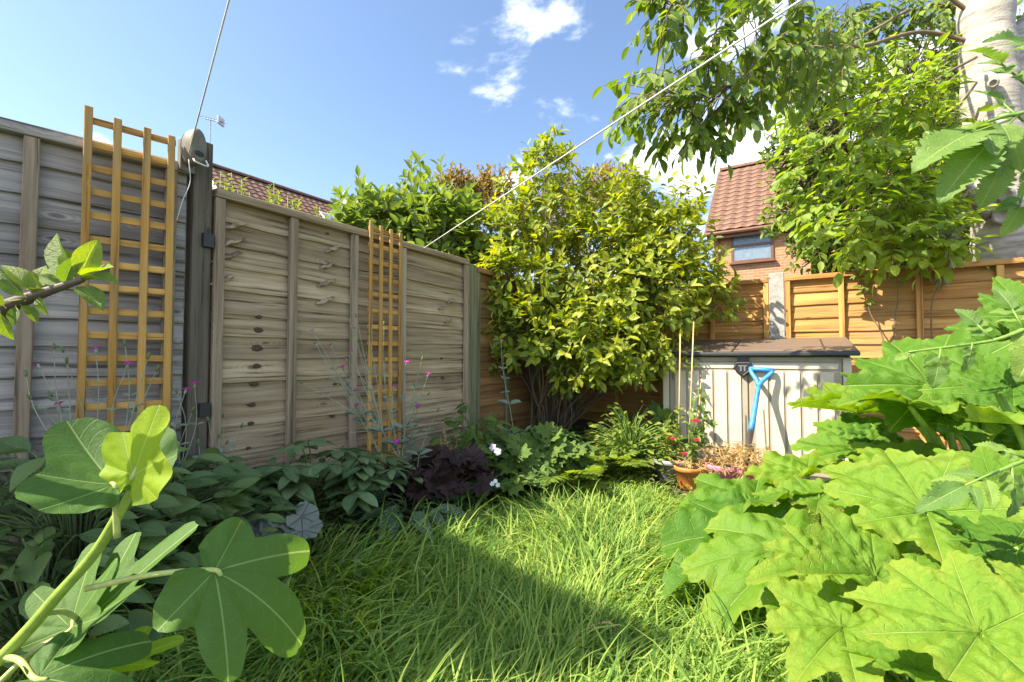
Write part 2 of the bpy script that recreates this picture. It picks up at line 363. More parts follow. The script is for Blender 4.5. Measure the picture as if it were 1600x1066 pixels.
fence_panel('sunlit orange lap fence panel behind climbing stems, right of the concrete post', RB, E, 1.83, 0.06, 1.625, 13, (0, 0.225, 0.5, 0.75, 1.0), M['wood_orange'], M['wood_orange_v'], 0.004)
PD = RB + E * 1.895
post('pale concrete fence post past the white trunked tree', PD.x, PD.y, 0.0, 1.665, RZ, 0.12, M['concrete'])
fence_panel('orange lap fence panel past the white trunked tree', PD + E * 0.065, E, 1.83, 0.06, 1.625, 13, (0, 0.25, 0.5, 0.75, 1.0), M['wood_orange'], M['wood_orange_v'], 0.004)
# splinters, knots and clips on the tan panel
FN2 = Vector((D2.y, -D2.x, 0))
def on_f2(px, py, off=0.02):
    return on_plane(px, py, Vector((S2.x, S2.y, 0)) + FN2 * off, FN2)
inv2 = None
def loc2(f, P):
    a = f.rotation_euler[2]; v = P - f.location
    return Vector((v.x * math.cos(a) + v.y * math.sin(a), -v.x * math.sin(a) + v.y * math.cos(a), v.z))
M['splinter'] = wood('torn_bark', rgb(.20, .14, .085), rgb(.46, .36, .25), rgb(.05, .035, .02), 'X', 1.3)
M['knot'] = plain('timber_knot', rgb(.085, .052, .028), 0.8, 0.5, 120, bmp=0.6)
for i, (px, py, ln) in enumerate([(366, 353, .085), (358, 380, .10), (352, 402, .11), (346, 438, .08), (520, 389, .07), (512, 415, .07), (510, 442, .08), (508, 470, .08), (690, 480, .05), (700, 500, .06), (704, 470, .05)]):
    q = loc2(pan2, on_f2(px, py, 0.018)); mbs = MB(); rows = []
    for k in range(9):
        tt = k / 8; ln_ = ln * 1.45; wv = math.sin(math.pi * tt) ** 0.7 * 0.015 + 0.001; yy = -0.008 - 0.022 * math.sin(math.pi * tt) * (0.6 + 0.4 * math.sin(k * 2.1 + i))
        zc = (tt - 0.5) * ln_ * 0.5 + 0.004 * math.sin(k * 1.7 + i)
        rows.append([((tt - 0.5) * ln_, 0.004, zc - wv), ((tt - 0.5) * ln_, yy, zc - wv * 0.4), ((tt - 0.5) * ln_, yy * 0.8, zc + wv * 0.5), ((tt - 0.5) * ln_, 0.004, zc + wv)])
    mbs.quadgrid(rows, True); part('splinter', mbs, M['splinter'], pan2).location = q
for i, (px, py, r_) in enumerate([(405, 495, .018), (404, 516, .026), (402, 544, .03), (402, 572, .022), (398, 600, .024), (394, 632, .022), (392, 662, .02), (388, 700, .016), (512, 365, .012), (350, 330, .012), (524, 600, .014), (520, 650, .016), (690, 560, .016), (692, 590, .018)]):
    q = loc2(pan2, on_f2(px, py, 0.017)); mbs = MB()
    rows = [[(rr * r_ * .95 * math.cos(a) * (1 + .12 * math.sin(3 * a + i)), -dz, rr * r_ * 0.55 * math.sin(a)) for a in np.linspace(0, 2 * math.pi, 14, endpoint=False)] for rr, dz in ((1, -.004), (.8, .003), (.35, .005), (.02, .002))]
    mbs.quadgrid(rows, True); part('knot', mbs, M['knot'], pan2, True).location = q
M['black_plastic'] = plain('black_plastic', rgb(.02, .021, .024), 0.45, 0.2, 80)
for px, py in ((322, 377), (316, 640)):
    q = loc2(pan2, on_f2(px, py, 0.03)); part('clip', MB().box((-.022, -.03, -.03), (.02, .01, .03)), M['black_plastic'], pan2).location = q

# ------------------------------------------------------------------ trellises
def trellis(label, P, d, off, wd, z0, z1, nr, lean):
    nrm = Vector((d.y, -d.x)); A = P + nrm * off
    t_ = thing('trellis', label, 'trellis', (A.x, A.y, z0), math.atan2(d.y, d.x)); H = z1 - z0
    for k in range(4):
        x = wd * k / 3; wv = 0.0125
        s_ = link('upright', boxmesh('upright', (-wv, -0.013, 0), (wv, -0.001, H + (0.012 if k in (0,) else -0.004 * k)), M['wood_trellis']), t_); s_.location = (x, 0, 0); bevel(s_, 0.0025, 1)
        s_.rotation_euler = (0, lean + random.uniform(-.003, .003), 0)
    rm = boxmesh('rail', (-0.0125, 0.0, -0.0135), (wd + 0.0125, 0.011, 0.0135), M['wood_trellis_h'])
    for k in range(nr):
        z = H - 0.035 - k * (H - 0.06) / (nr - 1)
        r_ = link('rail', rm, t_); r_.location = (lean * z, 0, z); r_.rotation_euler = (0, random.uniform(-.004, .004), 0); bevel(r_, 0.0025, 1)
    return t_
n7 = Vector((D1.y, -D1.x, 0)); o7 = n7 * .078; p7 = Vector((P1S.x, P1S.y, 0)) + o7; ta = on_plane(141, 400, p7, n7) - o7; tb = on_plane(274, 400, p7, n7) - o7
trellis('tall yellow timber trellis on the grey fence panel next to the dark post', Vector((ta.x, ta.y)) - D1 * .01, D1, 0.078, (tb - ta).xy.length * 0.985, 0.14, 1.835, 19, R(-0.2))
o7 = FN2 * .072; p7 = Vector((S2.x, S2.y, 0)) + o7; ta = on_plane(579, 400, p7, FN2) - o7; tb = on_plane(625, 400, p7, FN2) - o7
trellis('narrow yellow timber trellis in the middle of the tan fence panel', Vector((ta.x, ta.y)), D2, 0.072, (tb - ta).xy.length, 0.16, 1.715, 16, 0.0)

# ------------------------------------------------------------------ washing line
M['reel'] = plain('stone_grey_plastic', rgb(.15, .135, .105), 0.6, 0.25, 30)
M['cord'] = plain('white_cord', rgb(.72, .70, .66), 0.6, 0.15, 300)
rp = pt(303, 233, 1.90)
reel = thing('washing_line_reel', 'stone grey plastic washing line reel on top of the dark post', 'line reel', rp, math.atan2(D2.y, D2.x) + R(8))
mbr = MB(); rows = []
for yy, sc in ((-.05, .75), (-.046, .9), (-.034, 1.0), (.03, 1.0), (.045, .9)):
    rows.append([(sc * 0.034 * math.cos(a), yy * .8, sc * (0.072 * math.sin(a) + (0.012 if math.sin(a) > 0 else 0))) for a in np.linspace(0, 2 * math.pi, 20, endpoint=False)])
mbr.quadgrid(rows, True); mbr.f.append(tuple(range(20))); mbr.f.append(tuple(80 + k for k in reversed(range(20))))
body = part('case', mbr, M['reel'], reel, True); bevel(body, .003, 2)
slot = MB(); slot.quadgrid([[(0.020 * math.cos(a) * s_, -0.0405 - dz, -0.028 + 0.012 * math.sin(a) * s_) for a in np.linspace(0, 6.283, 16, endpoint=False)] for s_, dz in ((1, .0), (.8, .004), (.1, .001))], True)
part('cord_mouth', slot, M['black_plastic'], reel, True)
part('bracket', MB().box((-.03, .04, -.09), (.03, .062, .04)), M['reel'], reel)
part('lever', MB().tube(spline([(-.026, -.045, -.062), (-.024, -.062, -.078), (.022, -.062, -.078), (.024, -.045, -.05)], 4), 0.0035, 6), M['cord'], reel, True)
PT = Vector((2.4, -2.1)); 
pole = thing('washing_line_pole', 'tall timber washing line pole behind the viewer', 'pole', (PT.x, PT.y, 0))
part('shaft', MB().tube([(0, 0, -.3), (0, 0, 2), (0, 0, 4.3)], [.05, .048, .045], 10), M['wood_post'], pole, True)
A = rp + Vector((0.012, -0.045, -0.035)); mid = pt(358, 0, 1.42)
dr = (mid - A); B_ = A + dr * ((A.y - PT.y) / -dr.y)
cordA = MB().tube([A + (B_ - A) * k / 12 for k in range(13)], 0.0027, 6)
tag(link('washing_line', cordA.mesh('washing_line', [M['cord']], True)), 'white washing line cord running up from the reel', 'line')
pole2 = B_; 
A2 = on_f2(662, 388, 0.055); mid2 = pt(1252, 0, 1.05); dr = mid2 - A2; B2 = A2 + dr * ((A2.y - PT.y) / -dr.y)
pl2 = MB().tube([A2 + (B2 - A2) * k / 14 + Vector((0, 0, -0.0)) for k in range(15)], 0.0030, 6)
tag(link('washing_line', pl2.mesh('washing_line', [M['cord']], True)), 'white washing line cord tied to the fence top beside the narrow trellis', 'line')
# loose end hanging from the reel down to the trellis
le = MB().tube(spline([A + Vector((0, 0, -.03)), pt(297, 285, 1.86), pt(286, 312, 1.85), pt(276, 345, 1.86)], 5), 0.0016, 5)
tag(link('cord_end', le.mesh('cord_end', [M['cord']], True)), 'slack cord tail hanging from the reel past the dark post', 'cord')

# ------------------------------------------------------------------ storage box
M['cream'] = plain('cream_plastic', rgb(.60, .53, .42), 0.55, 0.14, 9, bmp=0.08)
M['cream_groove_shade'] = plain('cream_plastic_groove_shade', rgb(.36, .31, .24), 0.6, 0.15, 9)  # same cream darkened, shade between the door ribs put into the colour
m, t, p, o = mat('brown_lid'); tcn = t.new('ShaderNodeTexCoord'); g = t.noise(t.mapping(tcn.outputs['Object'], (3, 60, 3)), 1, 4)
t.l.new(t.mix(g, rgb(.10, .07, .052), rgb(.22, .155, .115)), p.inputs['Base Color']); p.inputs['Roughness'].default_value = 0.55; t.l.new(bump(t, g, .4, .004), p.inputs['Normal']); M['lid'] = m
M['lid_dark'] = plain('dark_lid_edge', rgb(.035, .036, .042), 0.4, 0.2, 40)
bl = on_plane(1037, 640, (1.266, 3.8, 0), (-NB.x, -NB.y, 0)); BW = 1.27; BD = 0.72; BH = 0.90
box = thing('storage_box', 'cream plastic garden storage box with brown lid against the orange fence', 'storage box', (bl.x, bl.y, 0), RZ)
mbx = MB(); mbx.box((0.0, 0.012, 0), (BW, BD, BH)); mbx.v[4:8] = [(a, b, c + (0.10 if b > .3 else 0)) for a, b, c in mbx.v[4:8]]
bevel(part('body', mbx, M['cream'], box), .006, 2)
def door(x0, x1, grooves):
    d_ = link('door', None, box); d_.location = (x0, 0, 0); wd = x1 - x0
    mbd = MB(); z0, z1 = 0.05, BH - 0.035
    bevel(part('door_panel', MB().box((0, -0.014, z0), (wd, 0.011, z1)), M['cream_groove_shade'], d_), .005, 2)
    xs_ = [0.035] + [0.035 + (wd - 0.07) * k / grooves for k in range(1, grooves)] + [wd - 0.035]
    for a, b in zip(xs_[:-1], xs_[1:]):
        bevel(part('door_rib', MB().box((a + .009, -0.024, z0 + .04), (b - .009, -0.0145, z1 - 0.075)), M['cream'], d_), .006, 2)
    bevel(part('door_rail', MB().box((0.02, -0.022, z1 - 0.055), (wd - 0.02, -0.0145, z1 - 0.012)), M['cream'], d_), .004, 2)
    return d_
door(0.055, BW / 2 - 0.004, 5); door(BW / 2 + 0.004, BW - 0.055, 5)
for x in (0.0, BW - 0.05): bevel(part('corner_post', MB().box((x, -0.02, 0), (x + 0.05, 0.011, BH - 0.005)), M['cream'], box), .006, 2)
lid = MB(); y0, y1 = -0.075, BD + 0.02; x0, x1 = -0.045, BW + 0.045; zf, zb = BH + 0.005, BH + 0.135
lid.v = [(x0, y0, zf), (x1, y0, zf), (x1, y1, zb - .02), (x0, y1, zb - .02), (x0, y0, zf + .03), (x1, y0, zf + .03), (x1, y1, zb + .02), (x0, y1, zb + .02)]
lid.uv = [(0, 0)] * 8; lid.f = [(0, 3, 2, 1), (4, 5, 6, 7), (0, 1, 5, 4), (1, 2, 6, 5), (2, 3, 7, 6), (3, 0, 4, 7)]
lido = bevel(part('lid', lid, M['lid_dark'], box), .008, 2)
sl = (zb - .01 - zf) / (y1 - y0)
for a, b in ((0.0, .42), (.428, .86), (.868, 1.0)):
    xa, xb = x0 + .012 + (x1 - x0 - .024) * a, x0 + .012 + (x1 - x0 - .024) * b; pp = MB()
    za = zf + .0305; zb_ = zb + .0195
    pp.v = [(xa, y0 + .012, za), (xb, y0 + .012, za), (xb, y1 - .01, zb_), (xa, y1 - .01, zb_), (xa, y0 + .012, za + .009), (xb, y0 + .012, za + .009), (xb, y1 - .01, zb_ + .009), (xa, y1 - .01, zb_ + .009)]
    pp.uv = [(0, 0)] * 8; pp.f = lid.f
    bevel(part('lid_plank', pp, M['lid'], lido), .003, 1)
la = link('latch', None, box); la.location = (BW / 2 - 0.03, -0.016, BH - 0.02)
part('strap', MB().box((-.04, -.02, -.07), (.04, -.002, .03)), M['lid_dark'], la)
dm = MB(); pts_ = [(0, -.135), (.072, -.07), (.05, -.02), (-.05, -.02), (-.072, -.07)]
dm.quadgrid([[(x * s_, -.022 - dz, z_ * s_ + (1 - s_) * -.07) for x, z_ in pts_] for s_, dz in ((1, 0), (1, .012), (.8, .018), (.72, .014), (.02, .014))], True)
bevel(part('diamond_plate', dm, M['black_plastic'], la), .004, 2)
M['emblem'] = plain('moulded_emblem', rgb(.16, .16, .17), 0.35, 0.1, 80)
for x in (-.022, 0.004): part('emblem', MB().box((x, -.041, -.09), (x + .012, -.0362, -.05)), M['emblem'], la)
part('emblem', MB().box((-.0345, -.0405, -.053), (.0265, -.0363, -.045)), M['emblem'], la)

# ------------------------------------------------------------------ spade
M['blue'] = plain('blue_plastic', rgb(.045, .23, .56), 0.45, 0.4, 25)
M['steel'] = plain('worn_steel', rgb(.12, .10, .09), 0.45, 0.35, 70, metal=0.6)
sp_base = pt(1166, 716, 3.06); sp_top = on_plane(1186, 600, Vector((bl.x, bl.y, 0)) - Vector((NB.x, NB.y, 0)) * 0.125, (-NB.x, -NB.y, 0))
ax = (sp_top - sp_base).normalized()
spade = thing('garden_spade', 'blue handled spade leaning on the cream storage box', 'spade', sp_base)
Lz = (sp_top - sp_base).length; side = Vector((E.x, E.y, 0)); side = (side - ax * side.dot(ax)).normalized()
def sp(a, b=0.0): return ax * a + side * b
part('shaft', MB().tube([sp(Lz * .34 + (Lz * .66 - .02) * k / 6) for k in range(7)], [.0205, .020, .019, .018, .017, .0165, .0175], 12), M['blue'], spade, True)
part('socket', MB().tube([sp(-.20), sp(-.1), sp(Lz * .36)], [.017, .019, .021], 10), M['steel'], spade, True)
gr = link('grip', None, spade)
part('yoke', MB().tube(spline([sp(Lz - .02), sp(Lz + .03, .02), sp(Lz + .10, .066), sp(Lz + .135, .074)], 4), taper(13, .019, .013), 8), M['blue'], gr, True)
part('yoke', MB().tube(spline([sp(Lz - .02), sp(Lz + .03, -.02), sp(Lz + .10, -.066), sp(Lz + .135, -.074)], 4), taper(13, .019, .013), 8), M['blue'], gr, True)
part('handle_bar', MB().tube([sp(Lz + .128, -.078), sp(Lz + .128, 0), sp(Lz + .128, .078)], [.016, .019, .016], 10), M['blue'], gr, True)
bm2 = MB(); fr_ = ax.cross(side).normalized()
bm2.quadgrid([[sp(-.16 - .20 * i / 5, w_) + fr_ * (.012 * (abs(w_) / .08) ** 2) for w_ in np.linspace(-.085, .085, 7)] for i in range(6)])
bo = part('blade', bm2, M['steel'], spade, True); so = bo.modifiers.new('thick', 'SOLIDIFY'); so.thickness = .003

# ------------------------------------------------------------------ pots
def potmat(nm, col, r=.5): return plain(nm, col, r, .15, 50)
M['pot_grey'] = potmat('grey_pot', rgb(.36, .37, .40)); M['pot_orange'] = potmat('terracotta_plastic', rgb(.60, .22, .05)); M['pot_pink'] = potmat('pink_pot', rgb(.72, .22, .42)); M['pot_brown'] = potmat('brown_clay', rgb(.22, .13, .09), .8)
def pot(label, c, rb, rt, h, mt, cat='plant pot', tilt=0.0):
    o_ = thing('plant_pot', label, cat, c)
    prof = [(0.001, 0), (rb * .96, 0), (rb, .006), (rt * .97, h * .80), (rt * 1.0, h * .805), (rt * 1.06, h * .82), (rt * 1.06, h * .985), (rt * 1.04, h), (rt * .96, h), (rt * .94, h * .9), (rb * .92, .02), (0.001, .02)]
    part('vessel', MB().lathe(prof, 28), mt, o_, True); o_.rotation_euler = (tilt, tilt * .4, 0)
    sm = MB(); rows = [[(rt * .945 * s_ * math.cos(a), rt * .945 * s_ * math.sin(a), h * .86 + (1 - s_) * .02 + random.uniform(-.006, .006)) for a in np.linspace(0, 6.283, 18, endpoint=False)] for s_ in (1, .75, .5, .25, .02)]
    sm.quadgrid(rows, True); part('compost', sm, M['soil'], o_, True); return o_
def at_ground(px, py):
    q = gp(px, py); return q
c = pt(1052, 735, 3.32); c.z = 0.0; POT_G = c; pot('grey bowl pot with canes beside the cream box', c, .10, .145, .165, M['pot_grey'])
c = pt(1078, 752, 3.13); c.z = 0.0; POT_O = c; pot('small orange pot in front of the grey bowl pot', c, .075, .098, .15, M['pot_orange'])
c = pt(1133, 745, 3.12); c.z = 0.0; POT_P = c; pot('pink pot filled with dry plant remains below the spade', c, .09, .125, .17, M['pot_pink'])
c = pt(1176, 745, 3.02); c.z = 0.0; POT_P2 = c; pot('pink pot with a dark rim that the spade stands in', c, .085, .12, .17, M['pot_pink'])
c = gv(*pt(786, 690, 3.05).xy); pot('brown clay pot among the leaves below the greenish post', c, .07, .10, .20, M['pot_brown'], tilt=.12)

# ------------------------------------------------------------------ houses
M['brick'] = brickmat('orange_brick', rgb(.52, .25, .12), rgb(.40, .17, .08), rgb(.45, .38, .30))
M['brick_red'] = brickmat('red_brick', rgb(.42, .19, .11), rgb(.32, .13, .08), rgb(.40, .35, .30))
M['tile'] = plain('brown_roof_tile', rgb(.17, .092, .062), .85, .5, 7, bmp=.3)
M['tile_dark'] = plain('dark_roof_tile', rgb(.16, .085, .06), .8, .35, 14, bmp=.3)
M['frame_brown'] = plain('brown_window_frame', rgb(.16, .07, .04), .5, .15, 30)
M['white_trim'] = plain('white_trim', rgb(.7, .7, .68), .5, .06, 30)
m, t, p, o = mat('window_glass'); p.inputs['Base Color'].default_value = rgb(.55, .66, .76); p.inputs['Roughness'].default_value = .06; p.inputs['Transmission Weight'].default_value = .75; p.inputs['IOR'].default_value = 1.05
M['glass'] = m
M['net'] = plain('net_curtain', rgb(.75, .80, .84), .8, .2, 60)
M['grey_metal'] = plain('grey_metal', rgb(.35, .36, .38), .4, .1, 40, metal=.7)
def tile_mesh(wd, ht):
    mbt = MB(); rows = []
    for i in range(2):
        rows.append([(wd * (k / 6 - .5) * 1.04, (i - .5) * ht * 1.12, (.028 * (math.cos(k / 6 * 2 * math.pi) * .5 + .5)) + (0.022 if i == 0 else 0)) for k in range(7)])
    rows.insert(0, [(x, y, z - .022) for x, y, z in rows[0]])
    mbt.quadgrid(rows); return mbt
def house(name, label, C, d, out, L, depth, ez, rz_, wallm, tilem, tile_objs, tw, th):
    """C: front left corner at ground; d: along the front; out: from ridge towards the front"""
    a = math.atan2(d.y, d.x); h = thing(name, label, 'house', (C.x, C.y, 0), a)
    wl = MB(); wl.box((0, 0, -.3), (L, depth, ez)); part('wall', wl, wallm, h)
    gb = MB(); gb.v = [(0, 0, ez), (0, depth, ez), (0, depth / 2, rz_ - .06), (L, 0, ez), (L, depth, ez), (L, depth / 2, rz_ - .06)]; gb.uv = [(0, 0)] * 6
    gb.f = [(0, 2, 1), (3, 4, 5), (0, 3, 5, 2), (1, 2, 5, 4), (0, 1, 4, 3)]; part('gable', gb, wallm, h)
    roof = link('roof', None, h); sl_ = math.hypot(depth / 2 + .25, (rz_ - ez) * (depth / 2 + .25) / (depth / 2)); ang = math.atan2(rz_ - ez, depth / 2)
    nx = int((L + .3) / tw); ny = int(sl_ / th); tm = tile_mesh(tw, th)
    back = MB(); back.v = [(-.15, depth / 2, rz_), (L + .15, depth / 2, rz_), (L + .15, depth + .25, ez - .1), (-.15, depth + .25, ez - .1)]; back.uv = [(0, 0)] * 4; back.f = [(0, 1, 2, 3)]; part('rear_slope', back, tilem, roof)
    base = MB(); base.v = [(-.15, depth / 2, rz_ - .02), (L + .15, depth / 2, rz_ - .02), (L + .15, -.25, ez - .25 * math.tan(ang) - .02), (-.15, -.25, ez - .25 * math.tan(ang) - .02)]; base.uv = [(0, 0)] * 4; base.f = [(0, 3, 2, 1)]; part('roof_deck', base, tilem, roof)
    ca, sa = math.cos(ang), math.sin(ang); me = tm.mesh('tile', [tilem]); stuff = MB(); cnt = 0
    for j in range(ny):
        for i in range(nx):
            s_ = (j + .5) * th; x = -.15 + (i + .5) * tw
            q = Vector((x, -.25 + s_ * ca, ez - .25 * math.tan(ang) + s_ * sa + .012))
            if tile_objs(i, j, nx, ny) and cnt < 300:
                o_ = link('tile', me, roof); o_.location = q; o_.rotation_euler = (ang + random.uniform(-.01, .01), 0, random.uniform(-.012, .012)); cnt += 1
            else:
                b0 = len(stuff.v); jz = random.uniform(-.004, .004)
                stuff.v += [(q.x + vx, q.y + vy * ca - vz * sa, q.z + vy * sa + vz * ca + jz) for vx, vy, vz in tm.v]; stuff.uv += [(0, 0)] * len(tm.v); stuff.f += [tuple(b0 + k for k in f) for f in tm.f]
    if stuff.v: so_ = part('tiles', stuff, tilem, roof); so_['kind'] = 'stuff'
    nr_ = int((L + .3) / .4); rm = MB(); rm.quadgrid([[(xx, .12 * math.cos(q_), .10 * math.sin(q_)) for q_ in np.linspace(-.3, math.pi + .3, 7)] for xx in (-.21, .19)])
    rme = rm.mesh('ridge_tile', [tilem])
    for k in range(nr_): link('ridge_tile', rme, roof).location = (-.15 + .2 + k * .4, depth / 2, rz_ + .0)
    for x in (-.16, L + .13): part('bargeboard', MB().tube([(x, -.26, ez - .26 * math.tan(ang) - .06), (x, depth / 2, rz_ - .06)], .07, 4), M['white_trim'] if name == 'gabled_house' else M['frame_brown'], h)
    part('gutter', MB().tube([(-.2, -.30, ez - .30 * math.tan(ang) - .03), (L + .2, -.30, ez - .30 * math.tan(ang) - .03)], .06, 8), M['frame_brown'], h)
    part('fascia', MB().box((-.15, -.24, ez - .25 * math.tan(ang) - .22), (L + .15, -.21, ez - .25 * math.tan(ang) - .03)), M['frame_brown'], h)
    return h, roof, ang
def window(h, x0, x1, z0, z1, curtain=True):
    wn = link('window', None, h); wn.location = (x0, -.0, z0); wd, ht = x1 - x0, z1 - z0; f = .06
    fm = M['frame_brown']
    for lo, hi in (((0, -.05, 0), (wd, .0, f)), ((0, -.05, ht - f), (wd, .0, ht)), ((0, -.048, f), (f, .0, ht - f)), ((wd - f, -.048, f), (wd, .0, ht - f)), ((f, -.05, ht * .52), (wd - f, .0, ht * .52 + f))):
        part('frame_bar', MB().box(lo, hi), fm, wn)
    part('sill', MB().box((-.05, -.12, -.05), (wd + .05, -.0, -.002)), fm, wn)
    for a, b in ((f, ht * .52), (ht * .52 + f, ht - f)):
        part('pane', MB().box((f, -.028, a), (wd - f, -.022, b)), M['glass'], wn)
    if curtain:
        cu = MB(); cu.quadgrid([[(f + (wd - 2 * f) * k / 40, -.012 + .008 * math.sin(k * 1.3), z) for k in range(41)] for z in (f, ht - f)]); part('net_curtain', cu, M['net'], wn, True)
        lm = MB(); lm.lathe([(.001, 0), (.14, 0), (.09, .2), (.001, .2)], 16, (wd * .4, -.0, f + .02)); 
    return wn
HC = pt(1118, 557, 13.3)
hr, _, _ = house('brick_house', 'orange brick house with brown tiled roof behind the orange fence', Vector((HC.x, HC.y)), E, None, 7.0, 6.0, 4.78, 7.55, M['brick'], M['tile'], lambda i, j, nx, ny: i < 24, .30, .30)
def house_uv(px, py, h):
    a = h.rotation_euler[2]; n = Vector((-math.sin(a), math.cos(a), 0)); P = on_plane(px, py, h.location, n); return loc2(h, P)
a_ = house_uv(1143, 412, hr); b_ = house_uv(1208, 357, hr)
window(hr, a_.x, b_.x, a_.z, min(b_.z, 4.5))
window(hr, a_.x + 3.6, b_.x + 3.8, a_.z, min(b_.z, 4.5)); window(hr, a_.x, b_.x + .4, .9, 2.1)
part('downpipe', MB().tube([(.12, -.07, -.2), (.12, -.07, 4.45)], .035, 8), M['frame_brown'], hr)
RL = pt(322, 256, 15.2); GD = Vector((D2.y, -D2.x))
hl, rl, al = house('gabled_house', 'distant house with dark brown tiled roof and skylights behind the tan fence', Vector((RL.x + GD.x * 3, RL.y + GD.y * 3)), D2, None, 6.0, 6.0, 4.6, RL.z, M['brick'], M['tile_dark'], lambda i, j, nx, ny: j > ny - 14 and i < 22, .27, .27)
for fx, fy in ((.66, .62), (.80, .52)):
    sk = link('skylight', None, rl); s_ = (6 / 2 + .25) / math.cos(al) * fy; sk.location = (6.0 * fx, -.25 + s_ * math.cos(al), 4.6 - .25 * math.tan(al) + s_ * math.sin(al) + .06); sk.rotation_euler = (al, 0, 0)
    part('skylight_frame', MB().box((-.3, -.45, -.03), (.3, .45, .04)), M['white_trim'], sk); part('pane', MB().box((-.24, -.38, .041), (.24, .38, .05)), M['glass'], sk)
def aerial(label, base, top, n, ln):
    a_ = thing('tv_aerial', label, 'aerial', base); hgt = top.z - base.z
    part('mast', MB().tube([(0, 0, -.1), (0, 0, hgt)], .022, 6), M['grey_metal'], a_)
    dv = Vector((.8, -.3, 0)).normalized(); up = Vector((0, 0, .45))
    part('boom', MB().tube([-dv * ln * .4 + Vector((0, 0, hgt + .12)), dv * ln * .6 + Vector((0, 0, hgt - .22))], .016, 5), M['grey_metal'], a_)
    sd = Vector((-dv.y, dv.x, 0))
    for k in range(n):
        c_ = (-dv * ln * .4 + Vector((0, 0, hgt + .12))).lerp(dv * ln * .6 + Vector((0, 0, hgt - .22)), (k + .5) / n)
        part('element', MB().tube([c_ - sd * .17, c_ + sd * .17], .008, 4), M['grey_metal'], a_)
    part('reflector', MB().box((-.03 + dv.x * ln * .5, dv.y * ln * .5 - .16, hgt - .3), (.03 + dv.x * ln * .5, dv.y * ln * .5 + .16, hgt - .04)), M['grey_metal'], a_)
rdg = Vector((hl.location.x, hl.location.y)) + Vector((-GD.x, -GD.y)) * 3
aerial('television aerial on the ridge of the distant dark roofed house', Vector((rdg.x + D2.x * .1, rdg.y + D2.y * .1, RL.z)), pt(313, 184, 15.2), 7, 1.0)
q = Vector((rdg.x, rdg.y)) - GD * 2.3 + D2 * .3
aerial('second television aerial on the hidden rear slope of the distant dark roofed house', Vector((q.x, q.y, 5.3)), pt(267, 241, q.y), 6, .8)
# added unseen brick block, shaped to throw the straight shadow over the near lawn
CX = Vector((-4.08, -0.06)); WA = Vector((-.72, .694)).normalized()
FPN = [CX, CX + WA * 4.2, CX + WA * 4.2 + Vector((-4.5, -.4)), CX + Vector((-5.0, -1.0))]
nh = thing('shadow_block', 'added brick block beyond the left fence, out of sight, shaped to shade the near lawn', 'house', (CX.x, CX.y, 0))
def prism(poly, z0, z1, grow=0.0):
    cc = sum(poly, Vector((0, 0))) / len(poly); mbp = MB(); rows = [[(*(q - CX + (q - cc).normalized() * grow), z) for q in poly] for z in (z0, z1)]
    mbp.quadgrid(rows, True); n_ = len(poly); mbp.f.append(tuple(range(n_))); mbp.f.append(tuple(n_ + k for k in reversed(range(n_)))); return mbp
part('wall', prism(FPN, -.3, 5.1), M['brick_red'], nh); part('coping', prism(FPN, 5.1, 5.2, .03), M['concrete'], nh)
# ------------------------------------------------------------------ leaf shapes
def leaf_tpl(W=0.5, nl=6, na=2, fold=0.3, droop=0.15, peak=0.42, wave=0.0, tip=1.0, serr=0.0, stalk=0.06, base=1.0):
    """simple blade of length 1 along +Y"""
    V, F, U = [], [], []
    for i in range(nl + 1):
        v = i / nl
        if v < peak: w_ = math.sin(v / peak * math.pi / 2) ** (0.75 * base)
        else: w_ = math.cos((v - peak) / (1 - peak) * math.pi / 2) ** (0.9 * tip)
        w_ = max(w_, 0.02) * W / 2
        if serr and nl > 20: w_ *= 1 - serr * (0, .35, 1.0)[i % 3] * (.7 + .3 * math.sin(i * 2.3))
        elif serr and i % 2: w_ *= 1 - serr
        for j in range(-na, na + 1):
            a = j / na; x = w_ * a
            z = abs(x) * fold - droop * v * v + wave * math.sin(v * 11 + (2 if a > 0 else 0)) * abs(a) * W
            V.append((x, stalk + v * (1 - stalk), z)); U.append((a * .5, v))
    m_ = 2 * na + 1
    for i in range(nl):
        for j in range(m_ - 1):
            F.append((i * m_ + j, i * m_ + j + 1, (i + 1) * m_ + j + 1, (i + 1) * m_ + j))
    if stalk > 0.02:
        b = len(V); V += [(-.012, 0, 0), (.012, 0, 0), (.012, stalk + .02, 0), (-.012, stalk + .02, 0)]; U += [(0, 0)] * 4; F.append((b, b + 1, b + 2, b + 3))
    return V, F, U
